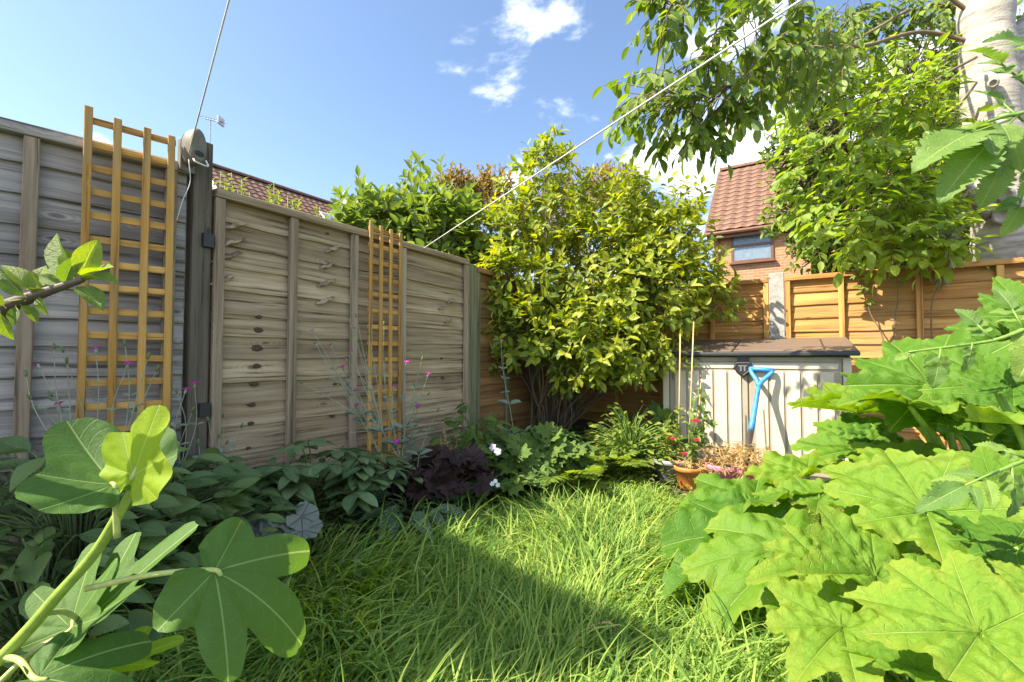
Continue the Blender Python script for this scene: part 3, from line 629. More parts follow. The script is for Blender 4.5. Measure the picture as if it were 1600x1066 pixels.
def lobed_tpl(outline, veins, rings=10, na=84, cup=0.1, ripple=0.03, quilt=0.02, serr=0.0, nser=40, fold=0.0, droop=0.0, seed=0, lo=-86, hi=266, wob=0.035):
    """blade drawn as radius over angle from the leaf stalk; +Y is the tip; veins: angles of the main veins"""
    r0 = random.Random(seed); th = np.linspace(R(lo), R(hi), na + 1); oa = np.array([R(a) for a, _ in outline]); orr = np.array([r for _, r in outline])
    # smooth periodic-free interpolation
    def interp(x):
        i = min(max(np.searchsorted(oa, x) - 1, 0), len(oa) - 2); t_ = (x - oa[i]) / (oa[i + 1] - oa[i]); t_ = min(max(t_, 0), 1)
        p0 = orr[max(i - 1, 0)]; p1 = orr[i]; p2 = orr[i + 1]; p3 = orr[min(i + 2, len(orr) - 1)]
        return max(.02, .5 * (2 * p1 + (p2 - p0) * t_ + (2 * p0 - 5 * p1 + 4 * p2 - p3) * t_ ** 2 + (3 * p1 - p0 - 3 * p2 + p3) * t_ ** 3))
    va = sorted(R(a) for a in veins); V, F, U = [], [], []; ph = [r0.uniform(0, 6.28) for _ in range(6)]
    rad = [interp(x) for x in th]
    for i in range(rings + 1):
        f = (i / rings) ** 0.9
        for k, x in enumerate(th):
            ed = rad[k]
            if serr: ed *= 1 + serr * (abs(((x / (2 * math.pi) * nser) % 1) - .5) * 2 - .5) + serr * .5 * math.sin(x * 23 + ph[3])
            ed *= 1 + wob * (math.sin(2 * x + ph[4]) + .8 * math.sin(5 * x + ph[5]))
            r_ = ed * max(f, .004); dv = min(va, key=lambda q: abs(q - x)); ii = va.index(dv); df = x - dv
            nb = va[min(max(ii + (1 if df > 0 else -1), 0), len(va) - 1)]; gap = abs(nb - dv) if nb != dv else R(45)
            a = max(-.5, min(.5, df / max(gap, .05)))
            X, Y = r_ * math.cos(x), r_ * math.sin(x)
            z = cup * r_ * r_ + ripple * f ** 2 * (math.sin(x * 7 + ph[0]) + .6 * math.sin(x * 13 + ph[1])) + quilt * (abs(math.sin(math.pi * a)) ** .6) * min(1, r_ * 3) \
                + quilt * .45 * math.sin(r_ * 30 - abs(a) * 9) * abs(math.sin(math.pi * a)) + fold * abs(X) - droop * max(Y, 0) ** 2
            V.append((X, Y, z)); U.append((a, f))
    m_ = na + 1
    for i in range(rings):
        for k in range(na): F.append((i * m_ + k, (i + 1) * m_ + k, (i + 1) * m_ + k + 1, i * m_ + k + 1))
    return V, F, U
def tpl_mesh(name, tpl, mt, smooth=True):
    b = MB(); b.v, b.f, b.uv = list(tpl[0]), list(tpl[1]), [tuple(u) if tuple(u) != (0, 0) else (0.0, 1e-5) for u in tpl[2]]
    return b.mesh(name, [mt], smooth)
def mass(name, tpl, mt, mats_, parent, stuff=True):
    """many leaves as one part; mats_: list of 4x4 world matrices; parent unrotated"""
    n = len(mats_); V = np.array(tpl[0]); nv = len(V); A = np.array([[list(r) for r in m_] for m_ in mats_])
    P = np.einsum('nij,vj->nvi', A[:, :3, :3], V) + A[:, None, :3, 3]
    off = np.zeros(3); q = parent
    while q: off += np.array(q.location); q = q.parent
    P = (P - off).reshape(-1, 3)
    fl = [f for f in tpl[1]]; per = np.array([len(f) for f in fl]); fi = np.concatenate([np.array(f) for f in fl])
    me = bpy.data.meshes.new(name); me.vertices.add(n * nv); me.vertices.foreach_set('co', P.astype(np.float32).ravel())
    li = (fi[None, :] + (np.arange(n) * nv)[:, None]).ravel().astype(np.int32); tot = np.tile(per, n); st = np.concatenate([[0], np.cumsum(tot)[:-1]])
    me.loops.add(len(li)); me.loops.foreach_set('vertex_index', li); me.polygons.add(len(tot)); me.polygons.foreach_set('loop_start', st.astype(np.int32)); me.polygons.foreach_set('loop_total', tot.astype(np.int32))
    uvl = me.uv_layers.new(name='UVMap'); uv = np.array(tpl[2], dtype=np.float32); uvl.data.foreach_set('uv', np.tile(uv[fi], (n, 1)).ravel())
    me.polygons.foreach_set('use_smooth', np.ones(len(tot), dtype=bool)); me.materials.append(mt); me.update(calc_edges=True); me.validate()
    o_ = link(name, me, parent)
    if stuff: o_['kind'] = 'stuff'
    return o_
def leaves(parent, tpl_list, mt, mats_, n_obj=250, name='leaf', key=None):
    """the leaves that show largest become parts of their own, the rest one part"""
    cam_p = Vector((0, 0, CAMZ)); off = Vector((0, 0, 0)); q = parent
    while q: off += q.location; q = q.parent
    order = sorted(range(len(mats_)), key=(lambda i: key(mats_[i])) if key else (lambda i: (mats_[i].translation - cam_p).length - random.uniform(0, .25)))
    mes = [tpl_mesh(name, t_, mt) for t_ in tpl_list]; k = 0
    for i in order[:n_obj]:
        o_ = link(name, mes[k % len(mes)], parent); m_ = mats_[i].copy(); m_.translation -= off; o_.matrix_basis = m_; k += 1
    rest = [mats_[i] for i in order[n_obj:]]
    for j, t_ in enumerate(tpl_list):
        sub = rest[j::len(tpl_list)]
        if sub: mass('foliage', t_, mt, sub, parent)

# ------------------------------------------------------------------ leaf materials
L_ = {}
L_['shrub'] = leafmat('shrub_leaf', rgb(.085, .16, .02), rgb(.37, .425, .04), rgb(.34, .36, .10), .38, .38, 6, vstr=.35, spec=.5, blotch=rgb(.34, .27, .05))
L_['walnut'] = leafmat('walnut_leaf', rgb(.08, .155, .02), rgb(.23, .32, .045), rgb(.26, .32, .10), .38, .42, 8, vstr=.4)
L_['walnut_lit'] = leafmat('sunlit_walnut_leaf', rgb(.17, .28, .032), rgb(.30, .41, .055), rgb(.32, .40, .12), .42, .42, 8, vstr=.4)  # brighter copy of the walnut leaf, sunlight put into its colour
L_['ivy'] = leafmat('dark_tree_leaf', rgb(.06, .125, .018), rgb(.18, .26, .035), rgb(.22, .3, .08), .4, .35, 6, vstr=.3)
L_['apple'] = leafmat('apple_leaf', rgb(.10, .19, .03), rgb(.24, .33, .045), rgb(.36, .44, .14), .42, .38, 7, vstr=.4)
L_['bay'] = leafmat('upright_shrub_leaf', rgb(.09, .16, .03), rgb(.20, .28, .05), rgb(.32, .38, .16), .35, .4, 7, vstr=.4)
L_['orange'] = leafmat('turning_leaf', rgb(.14, .17, .025), rgb(.36, .22, .05), rgb(.36, .3, .1), .35, .5, 6, vstr=.2)
L_['fig'] = leafmat('fig_leaf', rgb(.06, .14, .03), rgb(.105, .20, .038), rgb(.34, .44, .17), .34, .55, 6, .8, .014, .65, radial=True, bmp=.25, spec=.25, secs=.16)
L_['fig_young_lit'] = leafmat('young_sunlit_fig_leaf', rgb(.25, .38, .03), rgb(.30, .42, .04), rgb(.50, .58, .20), .5, .5, 6, .8, .016, .6, radial=True, bmp=.25, spec=.25, secs=.16)  # young leaf tone, brightened further for sun shining through the blade
L_['squash'] = leafmat('squash_leaf', rgb(.055, .16, .012), rgb(.15, .28, .023), rgb(.36, .46, .14), .36, .5, 6, .8, .014, .6, radial=True, blotch=rgb(.21, .31, .03), spec=.3, bmp=.55, secs=.35, edge=rgb(.30, .34, .04))
L_['tomato'] = leafmat('tomato_leaf', rgb(.10, .20, .04), rgb(.20, .31, .055), rgb(.34, .44, .15), .35, .5, 5, 1.5, .04, .5)
L_['hell'] = leafmat('hellebore_leaf', rgb(.095, .165, .06), rgb(.175, .26, .105), rgb(.2, .27, .15), .18, .4, 8, vstr=.5)
L_['dark'] = leafmat('bed_shrub_leaf', rgb(.055, .115, .028), rgb(.14, .22, .055), rgb(.14, .19, .09), .18, .4, 8, vstr=.45)
L_['purple'] = leafmat('purple_leaf', rgb(.035, .018, .018), rgb(.085, .045, .042), rgb(.05, .03, .03), .15, .35, 5, 1.2, .05, .6, radial=True)
L_['silver'] = leafmat('silver_leaf', rgb(.22, .26, .21), rgb(.33, .36, .30), rgb(.09, .08, .09), .12, .45, 4, 1.4, .04, .9, radial=True)
L_['spotted'] = leafmat('spotted_leaf', rgb(.04, .085, .03), rgb(.07, .13, .045), rgb(.10, .17, .07), .18, .5, 7, vstr=.3, spots=(rgb(.42, .52, .42), 38.0))
L_['campion'] = leafmat('felted_grey_leaf', rgb(.16, .22, .15), rgb(.27, .33, .23), rgb(.32, .37, .28), .22, .7, 5, vstr=.4)
L_['geranium'] = leafmat('cranesbill_leaf', rgb(.07, .15, .03), rgb(.18, .28, .05), rgb(.2, .3, .1), .28, .5, 5, 1.2, .05, .4, radial=True)
L_['fern'] = leafmat('fern_leaf', rgb(.13, .21, .03), rgb(.25, .33, .045), rgb(.26, .34, .1), .38, .5, 4, vstr=.3)
L_['bushy'] = leafmat('bushy_leaf', rgb(.12, .19, .025), rgb(.25, .30, .04), rgb(.3, .36, .1), .36, .45, 6, vstr=.35)
L_['rose'] = leafmat('rose_leaf', rgb(.10, .19, .03), rgb(.20, .29, .045), rgb(.28, .36, .12), .32, .45, 7, vstr=.4)
L_['wilt'] = leafmat('wilted_leaf', rgb(.17, .22, .13), rgb(.30, .34, .22), rgb(.36, .4, .28), .25, .6, 6, vstr=.4)
L_['straw'] = leafmat('dry_leaf', rgb(.30, .19, .07), rgb(.52, .38, .16), rgb(.5, .4, .2), .25, .7, 4, vstr=.2)
def petal(nm, c): return leafmat(nm, c, tuple(min(1, x * 1.25) for x in c[:3]) + (1,), tuple(x * .7 for x in c[:3]) + (1,), .3, .5, 4, vstr=.3)
L_['magenta'] = petal('magenta_petal', rgb(.42, .015, .26)); L_['white'] = petal('white_petal', rgb(.75, .76, .80)); L_['red'] = petal('red_petal', rgb(.62, .02, .06)); L_['lilac'] = petal('lilac_petal', rgb(.5, .42, .66))
ST = {k: stemmat(k + '_stem', c) for k, c in dict(green=rgb(.16, .27, .05), fig=rgb(.27, .40, .06), pale=rgb(.42, .48, .14), grey=rgb(.30, .34, .24), brown=rgb(.19, .13, .08), twig=rgb(.15, .115, .08), apple=rgb(.10, .075, .06), cane=rgb(.55, .40, .18), straw=rgb(.48, .33, .13), dull=rgb(.12, .17, .06)).items()}

# ------------------------------------------------------------------ grass: nobody could count it
def grass():
    N = 78000
    y = rng.uniform(0.55, 4.0, N * 3); x = rng.uniform(-1.7, 2.9, N * 3)
    d = (x - (FX * y + FK)) * 0.8375                       # distance from the left fence
    db = (4.745 - (0.529 * x + 0.848 * y))                 # distance from the back fence
    edge = 0.66 + 0.10 * np.sin(y * 3.1) + 0.06 * np.sin(y * 7.7 + x * 3) + np.clip((y - 2.3) * .28, 0, .5)
    dens = np.clip((d - edge) / 0.22, 0, 1) * np.clip((db - 1.0) / 0.2, 0, 1)
    for pc in (POT_G, POT_O, POT_P, POT_P2): dens *= np.clip((np.hypot(x - pc.x + .05, y - pc.y + .14) - .20) / .14, 0, 1)
    near = np.clip((3.4 - y) / 2.4, .45, 1)
    keep = (rng.random(len(x)) < dens * near) & (np.abs(x / y) < 1.35)
    x, y = x[keep][:N], y[keep][:N]; n = len(x)
    clump = np.sin(x * 6.1 + 1.3 * np.sin(y * 4.3)) * np.cos(y * 5.3 + 1.1 * np.sin(x * 3.7)) * .5 + .5
    fl = 2.2 * np.sin(x * 1.7 + y * .9) + 1.7 * np.cos(y * 2.3 - x * 1.1) + 1.2 * np.sin(x * 4.9 - y * 3.1)
    ang = fl + rng.normal(0, .85, n); L = (.11 + .17 * clump + .09 * rng.random(n)) * rng.uniform(.65, 1.25, n)
    dbk = 4.745 - (0.529 * x + 0.848 * y); L *= np.clip((dbk - .95) / 1.7, .24, 1)
    wd = rng.uniform(.0019, .0046, n); lean = rng.uniform(.1, .65, n); curl = rng.uniform(1.0, 2.9, n) * (.6 + .7 * clump)
    z0 = ground_z(x, y) - .005; SEG = 5
    pos = np.stack([x, y, z0], 1); dirh = np.stack([np.cos(ang), np.sin(ang), np.zeros(n)], 1); sd = np.stack([-np.sin(ang), np.cos(ang), np.zeros(n)], 1)
    tw = rng.normal(0, .5, n); sd = sd * np.cos(tw)[:, None] + np.array([0, 0, 1]) * np.sin(tw)[:, None] * .6
    P = np.zeros((n, 2 * SEG + 1, 3)); UV = np.zeros((2 * SEG + 1, 2)); cur = pos.copy()
    for s in range(SEG + 1):
        f = s / SEG; w_ = wd * (1 - f ** 2.2) * (0.75 + .5 * min(1, f * 3))
        if s < SEG:
            P[:, 2 * s] = cur - sd * w_[:, None]; P[:, 2 * s + 1] = cur + sd * w_[:, None]; UV[2 * s] = (-.5, f); UV[2 * s + 1] = (.5, f)
        else: P[:, 2 * SEG] = cur; UV[2 * SEG] = (0, 1)
        th = lean + curl * f; st = (L / SEG)[:, None]
        cur = cur + st * (dirh * np.sin(th)[:, None] + np.array([0, 0, 1]) * np.cos(th)[:, None])
        cur[:, 2] = np.maximum(cur[:, 2], z0 + .012)
    faces = [(2 * s, 2 * s + 1, 2 * s + 3, 2 * s + 2) for s in range(SEG - 1)] + [(2 * SEG - 2, 2 * SEG - 1, 2 * SEG)]
    per = np.array([len(f) for f in faces]); fi = np.concatenate([np.array(f) for f in faces]); nv = 2 * SEG + 1
    me = bpy.data.meshes.new('grass'); me.vertices.add(n * nv); me.vertices.foreach_set('co', P.astype(np.float32).ravel())
    li = (fi[None] + (np.arange(n) * nv)[:, None]).ravel().astype(np.int32); tot = np.tile(per, n); st = np.concatenate([[0], np.cumsum(tot)[:-1]])
    me.loops.add(len(li)); me.loops.foreach_set('vertex_index', li); me.polygons.add(len(tot)); me.polygons.foreach_set('loop_start', st.astype(np.int32)); me.polygons.foreach_set('loop_total', tot.astype(np.int32))
    uvl = me.uv_layers.new(name='UVMap'); uvl.data.foreach_set('uv', np.tile(UV[fi].astype(np.float32), (n, 1)).ravel())
    me.polygons.foreach_set('use_smooth', np.ones(len(tot), dtype=bool)); me.update(calc_edges=True)
    gm = leafmat('grass_blade', rgb(.05, .145, .010), rgb(.275, .405, .028), rgb(.33, .41, .05), .44, .5, 1, 0, .06, .15, blotch=rgb(.40, .42, .10), spec=.2)
    me.materials.append(gm); o_ = link('grass', me); o_['kind'] = 'stuff'; tag(o_, 'long unmown green grass covering the lawn', 'grass'); return o_
grass()

# ------------------------------------------------------------------ builders
T_OV = [leaf_tpl(.46, 6, 2, .35, .14, .42, .02), leaf_tpl(.50, 6, 2, .2, .28, .45, .03), leaf_tpl(.42, 6, 2, .5, .05, .40, .02)]
T_WAL = [leaf_tpl(.44, 7, 2, .25, .22, .48, .02, .8), leaf_tpl(.50, 7, 2, .4, .10, .50, .03, .8)]
T_LAN = [leaf_tpl(.30, 7, 2, .45, .20, .45, .02), leaf_tpl(.34, 7, 2, .3, .35, .45, .02)]
def shoot_leaves(out, p0, d, L, n, ll, up=0.5, spread=0.9, jit=.15, start=.15, shrink=.5, hang=0.0):
    """leaves set spirally along a shoot"""
    d = Vector(d).normalized(); a0 = random.uniform(0, 6.28); x = d.orthogonal().normalized(); y = d.cross(x)
    for k in range(n):
        f = start + (1 - start) * (k + .5) / n; a = a0 + k * 2.4
        rad = x * math.cos(a) + y * math.sin(a); sp_ = spread * (1.15 - .65 * f)
        ld = (d * (1 - sp_ * .6) + rad * sp_ + Vector((0, 0, -hang)) + rv(jit)).normalized()
        nr = (d * .8 + Vector((0, 0, up)) - rad * .2 + rv(jit)).normalized()
        out.append(mat4(Vector(p0) + d * L * f, ld, nr, ll * random.uniform(.6, 1.2) * (1 - shrink * max(0, f - .75) * 2)))
def crown(parent, base, lobes, nsp, ll, nl, mt, tpls, wood_m, n_obj, trunk_r=.03, spread=.9, shell=.55, up=.5, hang=0.0, twig=.16, gravity=0.0, limbs=True, density=None):
    """branches from the base into each lobe, twigs with leafy shoots at their ends"""
    wd = MB(); out = []; base = Vector(base); tw_n = sum(w_ for *_, w_ in lobes)
    for c_, rr, w_ in lobes:
        c_ = Vector(c_); rr = Vector(rr)
        if limbs:
            b1 = base + (c_ - base) * .35 + Vector((random.uniform(-.1, .1), random.uniform(-.1, .1), .05)); pl = spline([base + rv(.03) * Vector((1, 1, 0)).x * .3, b1, c_ + Vector((0, 0, -rr.z * .2))], 5)
            wd.tube(pl, taper(len(pl), trunk_r, trunk_r * .35), 7)
        for _ in range(int(nsp * w_ / tw_n)):
            v = rv().normalized(); f = (shell + (1 - shell) * random.random()) * random.uniform(.85, 1.1)
            q = c_ + Vector((v.x * rr.x, v.y * rr.y, v.z * rr.z)) * f
            if q.z < .03: continue
            o_ = (v * .75 + Vector((0, 0, .35 - gravity)) + rv(.3)).normalized(); L = twig * random.uniform(.6, 1.3)
            wd.tube([c_.lerp(q, .55) + rv(.02), q, q + o_ * L], [trunk_r * .16, trunk_r * .12, trunk_r * .05], 3, False)
            shoot_leaves(out, q, o_, L, nl, ll, up, spread, .18, .0, .3, hang)
    wpart('trunk', wd, wood_m, parent, True)
    leaves(parent, tpls, mt, out, n_obj); return out
def tree_thing(name, label, cat, base): return thing(name, label, cat, base)

# ------------------------------------------------------------------ big yellow-green shrub in the corner
sb = gv(*pt(868, 655, 4.15).xy); sh = tree_thing('evergreen_shrub', 'large glossy yellow green shrub filling the fence corner', 'shrub', sb)
def E3(px, py, Y): return pt(px, py, Y)
LB = [(E3(935, 430, 4.2), (.72, .5, .58), 3.0), (E3(850, 265, 4.5), (.26, .3, .34), .7), (E3(850, 345, 4.35), (.55, .45, .40), 1.3), (E3(800, 450, 4.0), (.40, .35, .38), 1.2), (E3(1040, 395, 4.2), (.42, .4, .45), 1.3),
      (E3(1010, 470, 3.9), (.55, .4, .38), 1.4), (E3(1085, 450, 4.1), (.24, .3, .34), .5), (E3(1120, 470, 4.0), (.16, .2, .16), .2), (E3(950, 545, 3.75), (.48, .3, .24), 1.0), (E3(820, 525, 3.8), (.24, .22, .28), .6), (E3(960, 320, 4.5), (.42, .4, .3), .8), (E3(745, 420, 4.4), (.34, .3, .26), .7), (E3(785, 380, 4.35), (.36, .35, .32), .9), (E3(725, 395, 4.6), (.3, .3, .2), .45), (E3(1000, 345, 4.3), (.4, .35, .3), .7), (E3(1075, 325, 4.3), (.2, .2, .16), .25), (E3(935, 590, 3.7), (.14, .14, .10), .12), (E3(790, 540, 3.9), (.14, .16, .2), .2), (E3(890, 520, 3.75), (.34, .25, .22), .7), (E3(1000, 560, 3.75), (.34, .25, .18), .5), (E3(900, 590, 3.75), (.16, .14, .10), .14)]
crown(sh, sb, LB, 1950, .096, 7, L_['shrub'], T_OV, M['bark_dark'], 290, .016, .95, .45, .6, .12, .12)

# ------------------------------------------------------------------ trees beyond the fences
ub = Vector((-.55, 4.6, .2)); up_ = tree_thing('upright_shrub', 'tall upright green shrub with leafy shoots behind the narrow trellis', 'shrub', ub)
wd = MB(); out = []
for (px, py, Y, b) in [(560, 275, 4.4, 330), (578, 300, 4.3, 340), (602, 350, 4.2, 80), (625, 290, 4.6, 300), (642, 250, 4.7, 280), (655, 243, 4.6, 250), (672, 275, 4.5, 270), (688, 252, 4.8, 250), (700, 300, 4.7, 250), (640, 320, 4.3, 200), (610, 370, 4.2, 60), (545, 340, 4.3, 90), (660, 340, 4.3, 120), (690, 350, 4.4, 100), (715, 330, 4.8, 100), (588, 330, 4.5, 150), (528, 300, 4.5, 90), (665, 262, 4.9, 0), (632, 272, 4.9, 0), (612, 300, 4.6, 0), (568, 290, 4.6, 0), (648, 285, 4.4, 0), (680, 300, 4.5, 0), (705, 290, 5.0, 0), (540, 315, 4.4, 0), (595, 320, 4.4, 0), (720, 310, 5.1, 0)]:
    tp = pt(px, py, Y); bt = Vector((ub.x + (tp.x - ub.x) * .6, ub.y + (tp.y - ub.y) * .6, ub.z + .6)); pl = spline([ub, bt, tp.lerp(bt, .4) + rv(.02), tp], 5); wd.tube(pl, taper(len(pl), .018, .005), 5)
    L = (tp - bt).length * .85; d = (tp - pl[-6]).normalized(); n_ = int(L / .032)
    shoot_leaves(out, tp - d * L, d, L, n_, .155, .55, .95, .14, .0, .35)
for _ in range(420):
    c_ = pt(random.uniform(535, 735), random.uniform(320, 430), random.uniform(4.1, 4.9)); shoot_leaves(out, c_, (rv(.5) + Vector((0, 0, .8))), .15, 7, .15, .5, .95)
wpart('trunk', wd, M['bark_brown'], up_, True); leaves(up_, T_OV, L_['bay'], out, 250)
yb = Vector((-2.6, 4.6, .2)); ys_ = tree_thing('young_shrub', 'pale yellow green young shoots rising behind the tan fence near the dark post', 'shrub', yb); wd = MB(); out = []
for (px, py, Y) in [(345, 270, 4.2), (352, 285, 4.1), (378, 280, 4.2), (372, 298, 4.1), (390, 300, 4.3), (428, 285, 4.4), (436, 298, 4.3), (450, 305, 4.4), (458, 312, 4.3), (425, 312, 4.2), (500, 322, 4.4), (508, 335, 4.3), (490, 338, 4.2), (362, 270, 4.3)]:
    tp = pt(px, py, Y); b0 = Vector((tp.x, tp.y, .25)); pl = spline([b0, b0.lerp(tp, .5) + rv(.03), tp], 5); wd.tube(pl, taper(len(pl), .012, .003), 5); shoot_leaves(out, tp - Vector((0, 0, .5)), (rv(.08) + Vector((0, 0, 1))), .5, 22, .085, .5, .9)
wpart('trunk', wd, ST['green'], ys_, True); leaves(ys_, T_LAN, L_['bushy'], out, 120)
ob = Vector((1.2, 7.4, .2)); ot = tree_thing('maple_tree', 'tree with orange tinted leaf tips rising behind the corner shrub', 'tree', ob)
crown(ot, ob, [(E3(740, 360, 6.8), (.85, .6, .62), 1.6), (E3(768, 300, 7.0), (.30, .3, .26), .8), (E3(715, 300, 6.8), (.34, .3, .26), .9), (E3(830, 330, 7.2), (.6, .5, .6), 1), (E3(955, 300, 7.2), (.32, .4, .32), .9), (E3(900, 300, 7.4), (.4, .4, .4), .7), (E3(975, 330, 7.3), (.4, .4, .5), .8), (E3(920, 380, 7.4), (1.2, .5, .8), 1)], 1000, .085, 7, L_['orange'], T_OV, M['bark_brown'], 60, .05, .95, .55, .5)
db_ = Vector((4.6, 6.1, .1)); dt = tree_thing('dark_tree', 'dark dense small leaved tree between the brick house and the white trunk', 'tree', db_)
crown(dt, db_, [(E3(1330, 240, 5.6), (.85, .6, .75), 2), (E3(1260, 330, 5.4), (.42, .4, .6), 1.1), (E3(1250, 225, 5.3), (.34, .35, .40), .8), (E3(1400, 330, 5.4), (.85, .5, .6), 1.6), (E3(1420, 150, 5.8), (.8, .5, .8), 1.6), (E3(1300, 130, 5.7), (.6, .5, .5), 1), (E3(1480, 250, 5.6), (.5, .5, 1.0), 1.2), (E3(1310, 390, 5.2), (.5, .3, .3), .7), (E3(1500, 60, 5.8), (.7, .5, .6), .8), (E3(1590, 200, 5.9), (.5, .5, 1.2), .8), (E3(1450, 390, 5.2), (.6, .35, .3), .9), (E3(1370, 380, 5.1), (.5, .35, .3), .8)], 1900, .095, 7, L_['ivy'], T_OV, M['bark_dark'], 120, .07, .95, .5, .4, .3)

# walnut tree: pale trunk behind the back fence, boughs reaching over the garden
m, t, p, o = mat('pale_bark'); tcn = t.new('ShaderNodeTexCoord'); n1 = t.noise(t.mapping(tcn.outputs['Object'], (3, 3, 14)), 1.6, 6, .65); n2 = t.noise(tcn.outputs['Object'], 60, 4); n3 = t.noise(tcn.outputs['Object'], 4, 3)
c = t.mix(t.step(n1, .35, .65), rgb(.27, .24, .20), rgb(.50, .46, .41)); c = t.mix(t.step(n1, .38, .31, 0, .85), c, rgb(.12, .10, .08)); c = t.mix(t.math('MULTIPLY', t.step(n3, .5, .7), .4), c, rgb(.42, .40, .33))
t.l.new(c, p.inputs['Base Color']); p.inputs['Roughness'].default_value = .85; t.l.new(bump(t, t.math('ADD', n1, t.math('MULTIPLY', n2, .5)), .6, .012), p.inputs['Normal']); M['pale_bark'] = m
wb = pt(1572, 700, 3.95); wb.z = .05; wt = tree_thing('walnut_tree', 'pale trunked walnut tree with boughs hanging over the orange fence', 'tree', wb)
def WT(px, py, Y=3.95): return pt(px, py, Y)
tr = MB(); pl = spline([WT(1590, 740), WT(1580, 480), WT(1572, 380), WT(1556, 260), WT(1546, 130), WT(1540, 30), WT(1530, -120), WT(1500, -300)], 6)
rr_ = np.interp(np.linspace(0, 1, len(pl)), [0, .3, .45, .65, .8, 1], [.24, .22, .205, .185, .185, .14]); tr.tube(pl, [r_ * (1 + .05 * math.sin(i * 1.7)) for i, r_ in enumerate(rr_)], 20)
pl2_ = spline([WT(1565, 330, 3.98), WT(1605, 240, 3.9), WT(1640, 160, 3.85), WT(1700, 20, 3.8)], 5); tr.tube(pl2_, taper(len(pl2_), .16, .11), 14)
pl2_ = spline([WT(1560, 150, 3.95), WT(1600, 60, 4.05), WT(1680, -60, 4.2)], 5); tr.tube(pl2_, taper(len(pl2_), .14, .10), 14)
for (px, py, Y, r_) in [(1570, 305, 3.71, .05), (1566, 338, 3.715, .055), (1552, 130, 3.73, .03)]:     # pruning collars
    c_ = WT(px, py, Y); n_ = (Vector((0, 0, CAMZ)) - c_).normalized(); fr3 = frame(n_, (0, 0, 1)); rows = [[c_ + fr3 @ Vector((q * r_ * math.cos(a), dz, q * r_ * 1.1 * math.sin(a))) for a in np.linspace(0, 6.283, 14, endpoint=False)] for q, dz in ((1.3, -.08), (1.1, .0), (.85, .015), (.7, .0), (.05, -.02))]
    tr.quadgrid(rows, True)
tr.tube([WT(1535, 340, 3.85), WT(1505, 285, 3.7), WT(1497, 275, 3.66)], [.07, .045, .05], 10)
wpart('trunk', tr, M['pale_bark'], wt, True)
boughs = [[(1530, 40, 4.0), (1470, 5, 4.4), (1400, 30, 4.7), (1330, 22, 4.7), (1260, 45, 4.6)], [(1530, 30, 3.95), (1440, -30, 3.9), (1330, -50, 3.35), (1250, -45, 2.95), (1120, -35, 2.7), (1040, 5, 2.6)], [(1535, 70, 3.95), (1440, 50, 4.0), (1350, 72, 3.7), (1290, 68, 3.1), (1210, 95, 2.8), (1150, 130, 2.65), (1090, 150, 2.6), (1020, 140, 2.55)],
          [(1525, 90, 3.8), (1470, 120, 3.6), (1420, 160, 3.5), (1350, 210, 3.45)], [(1525, 130, 3.8), (1480, 190, 3.6), (1430, 240, 3.5), (1370, 290, 3.4)], [(1530, 170, 3.8), (1500, 250, 3.6), (1450, 300, 3.45), (1400, 330, 3.35), (1330, 350, 3.3)], [(1535, 260, 3.8), (1490, 330, 3.55), (1440, 360, 3.4), (1380, 385, 3.35)], [(1420, 15, 3.6), (1340, 60, 3.5), (1270, 80, 3.45), (1230, 130, 3.4)], [(1520, 330, 3.75), (1490, 370, 3.5), (1440, 392, 3.4)]]
bw_ = MB(); o1 = []; o2 = []
def compound(out, p0, d, n=7, ll=.13, hang=.7):
    """a pinnate leaf: leaflets in pairs along a drooping rachis"""
    d = Vector(d).normalized(); pts2 = [Vector(p0)]; L = ll * 1.9; cur = Vector(p0); dd = d.copy()
    for k in range(6): dd = (dd + Vector((0, 0, -.12 * hang))).normalized(); cur = cur + dd * L / 6; pts2.append(cur.copy())
    bw_.tube(pts2, .0028, 3, False); sd = dd.cross(Vector((0, 0, 1))); sd = sd.normalized() if sd.length > .05 else Vector((1, 0, 0))
    for k in range(n):
        f = .25 + .75 * (k // 2) / ((n - 1) / 2); q = pts2[min(6, int(f * 6))]
        if k == n - 1: ld = dd + Vector((0, 0, -.2 * hang))
        else: ld = dd * .45 + sd * (1 if k % 2 else -1) * .8 + Vector((0, 0, -.55 * hang))
        out.append(mat4(q, (ld + rv(.16)).normalized(), Vector((0, 0, 1)) + dd * .4 + rv(.25), ll * random.uniform(.7, 1.15) * (.75 + .25 * f)))
for bi, bpts in enumerate(boughs):
    pl = spline([WT(*q) for q in bpts], 6); bw_.tube(pl, taper(len(pl), .019 if bi < 3 else .012, .004), 7)
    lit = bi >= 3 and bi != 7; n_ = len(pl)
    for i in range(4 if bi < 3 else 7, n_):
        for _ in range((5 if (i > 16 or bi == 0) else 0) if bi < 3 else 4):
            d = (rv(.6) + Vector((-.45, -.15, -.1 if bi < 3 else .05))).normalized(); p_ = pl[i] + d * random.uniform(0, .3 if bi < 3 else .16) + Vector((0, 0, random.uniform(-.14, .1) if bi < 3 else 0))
            bw_.tube([pl[i], p_], .004, 3, False); compound(o2 if lit else o1, p_, d, 7, .104 if not lit else .125, 1.0 if bi < 3 else .5)
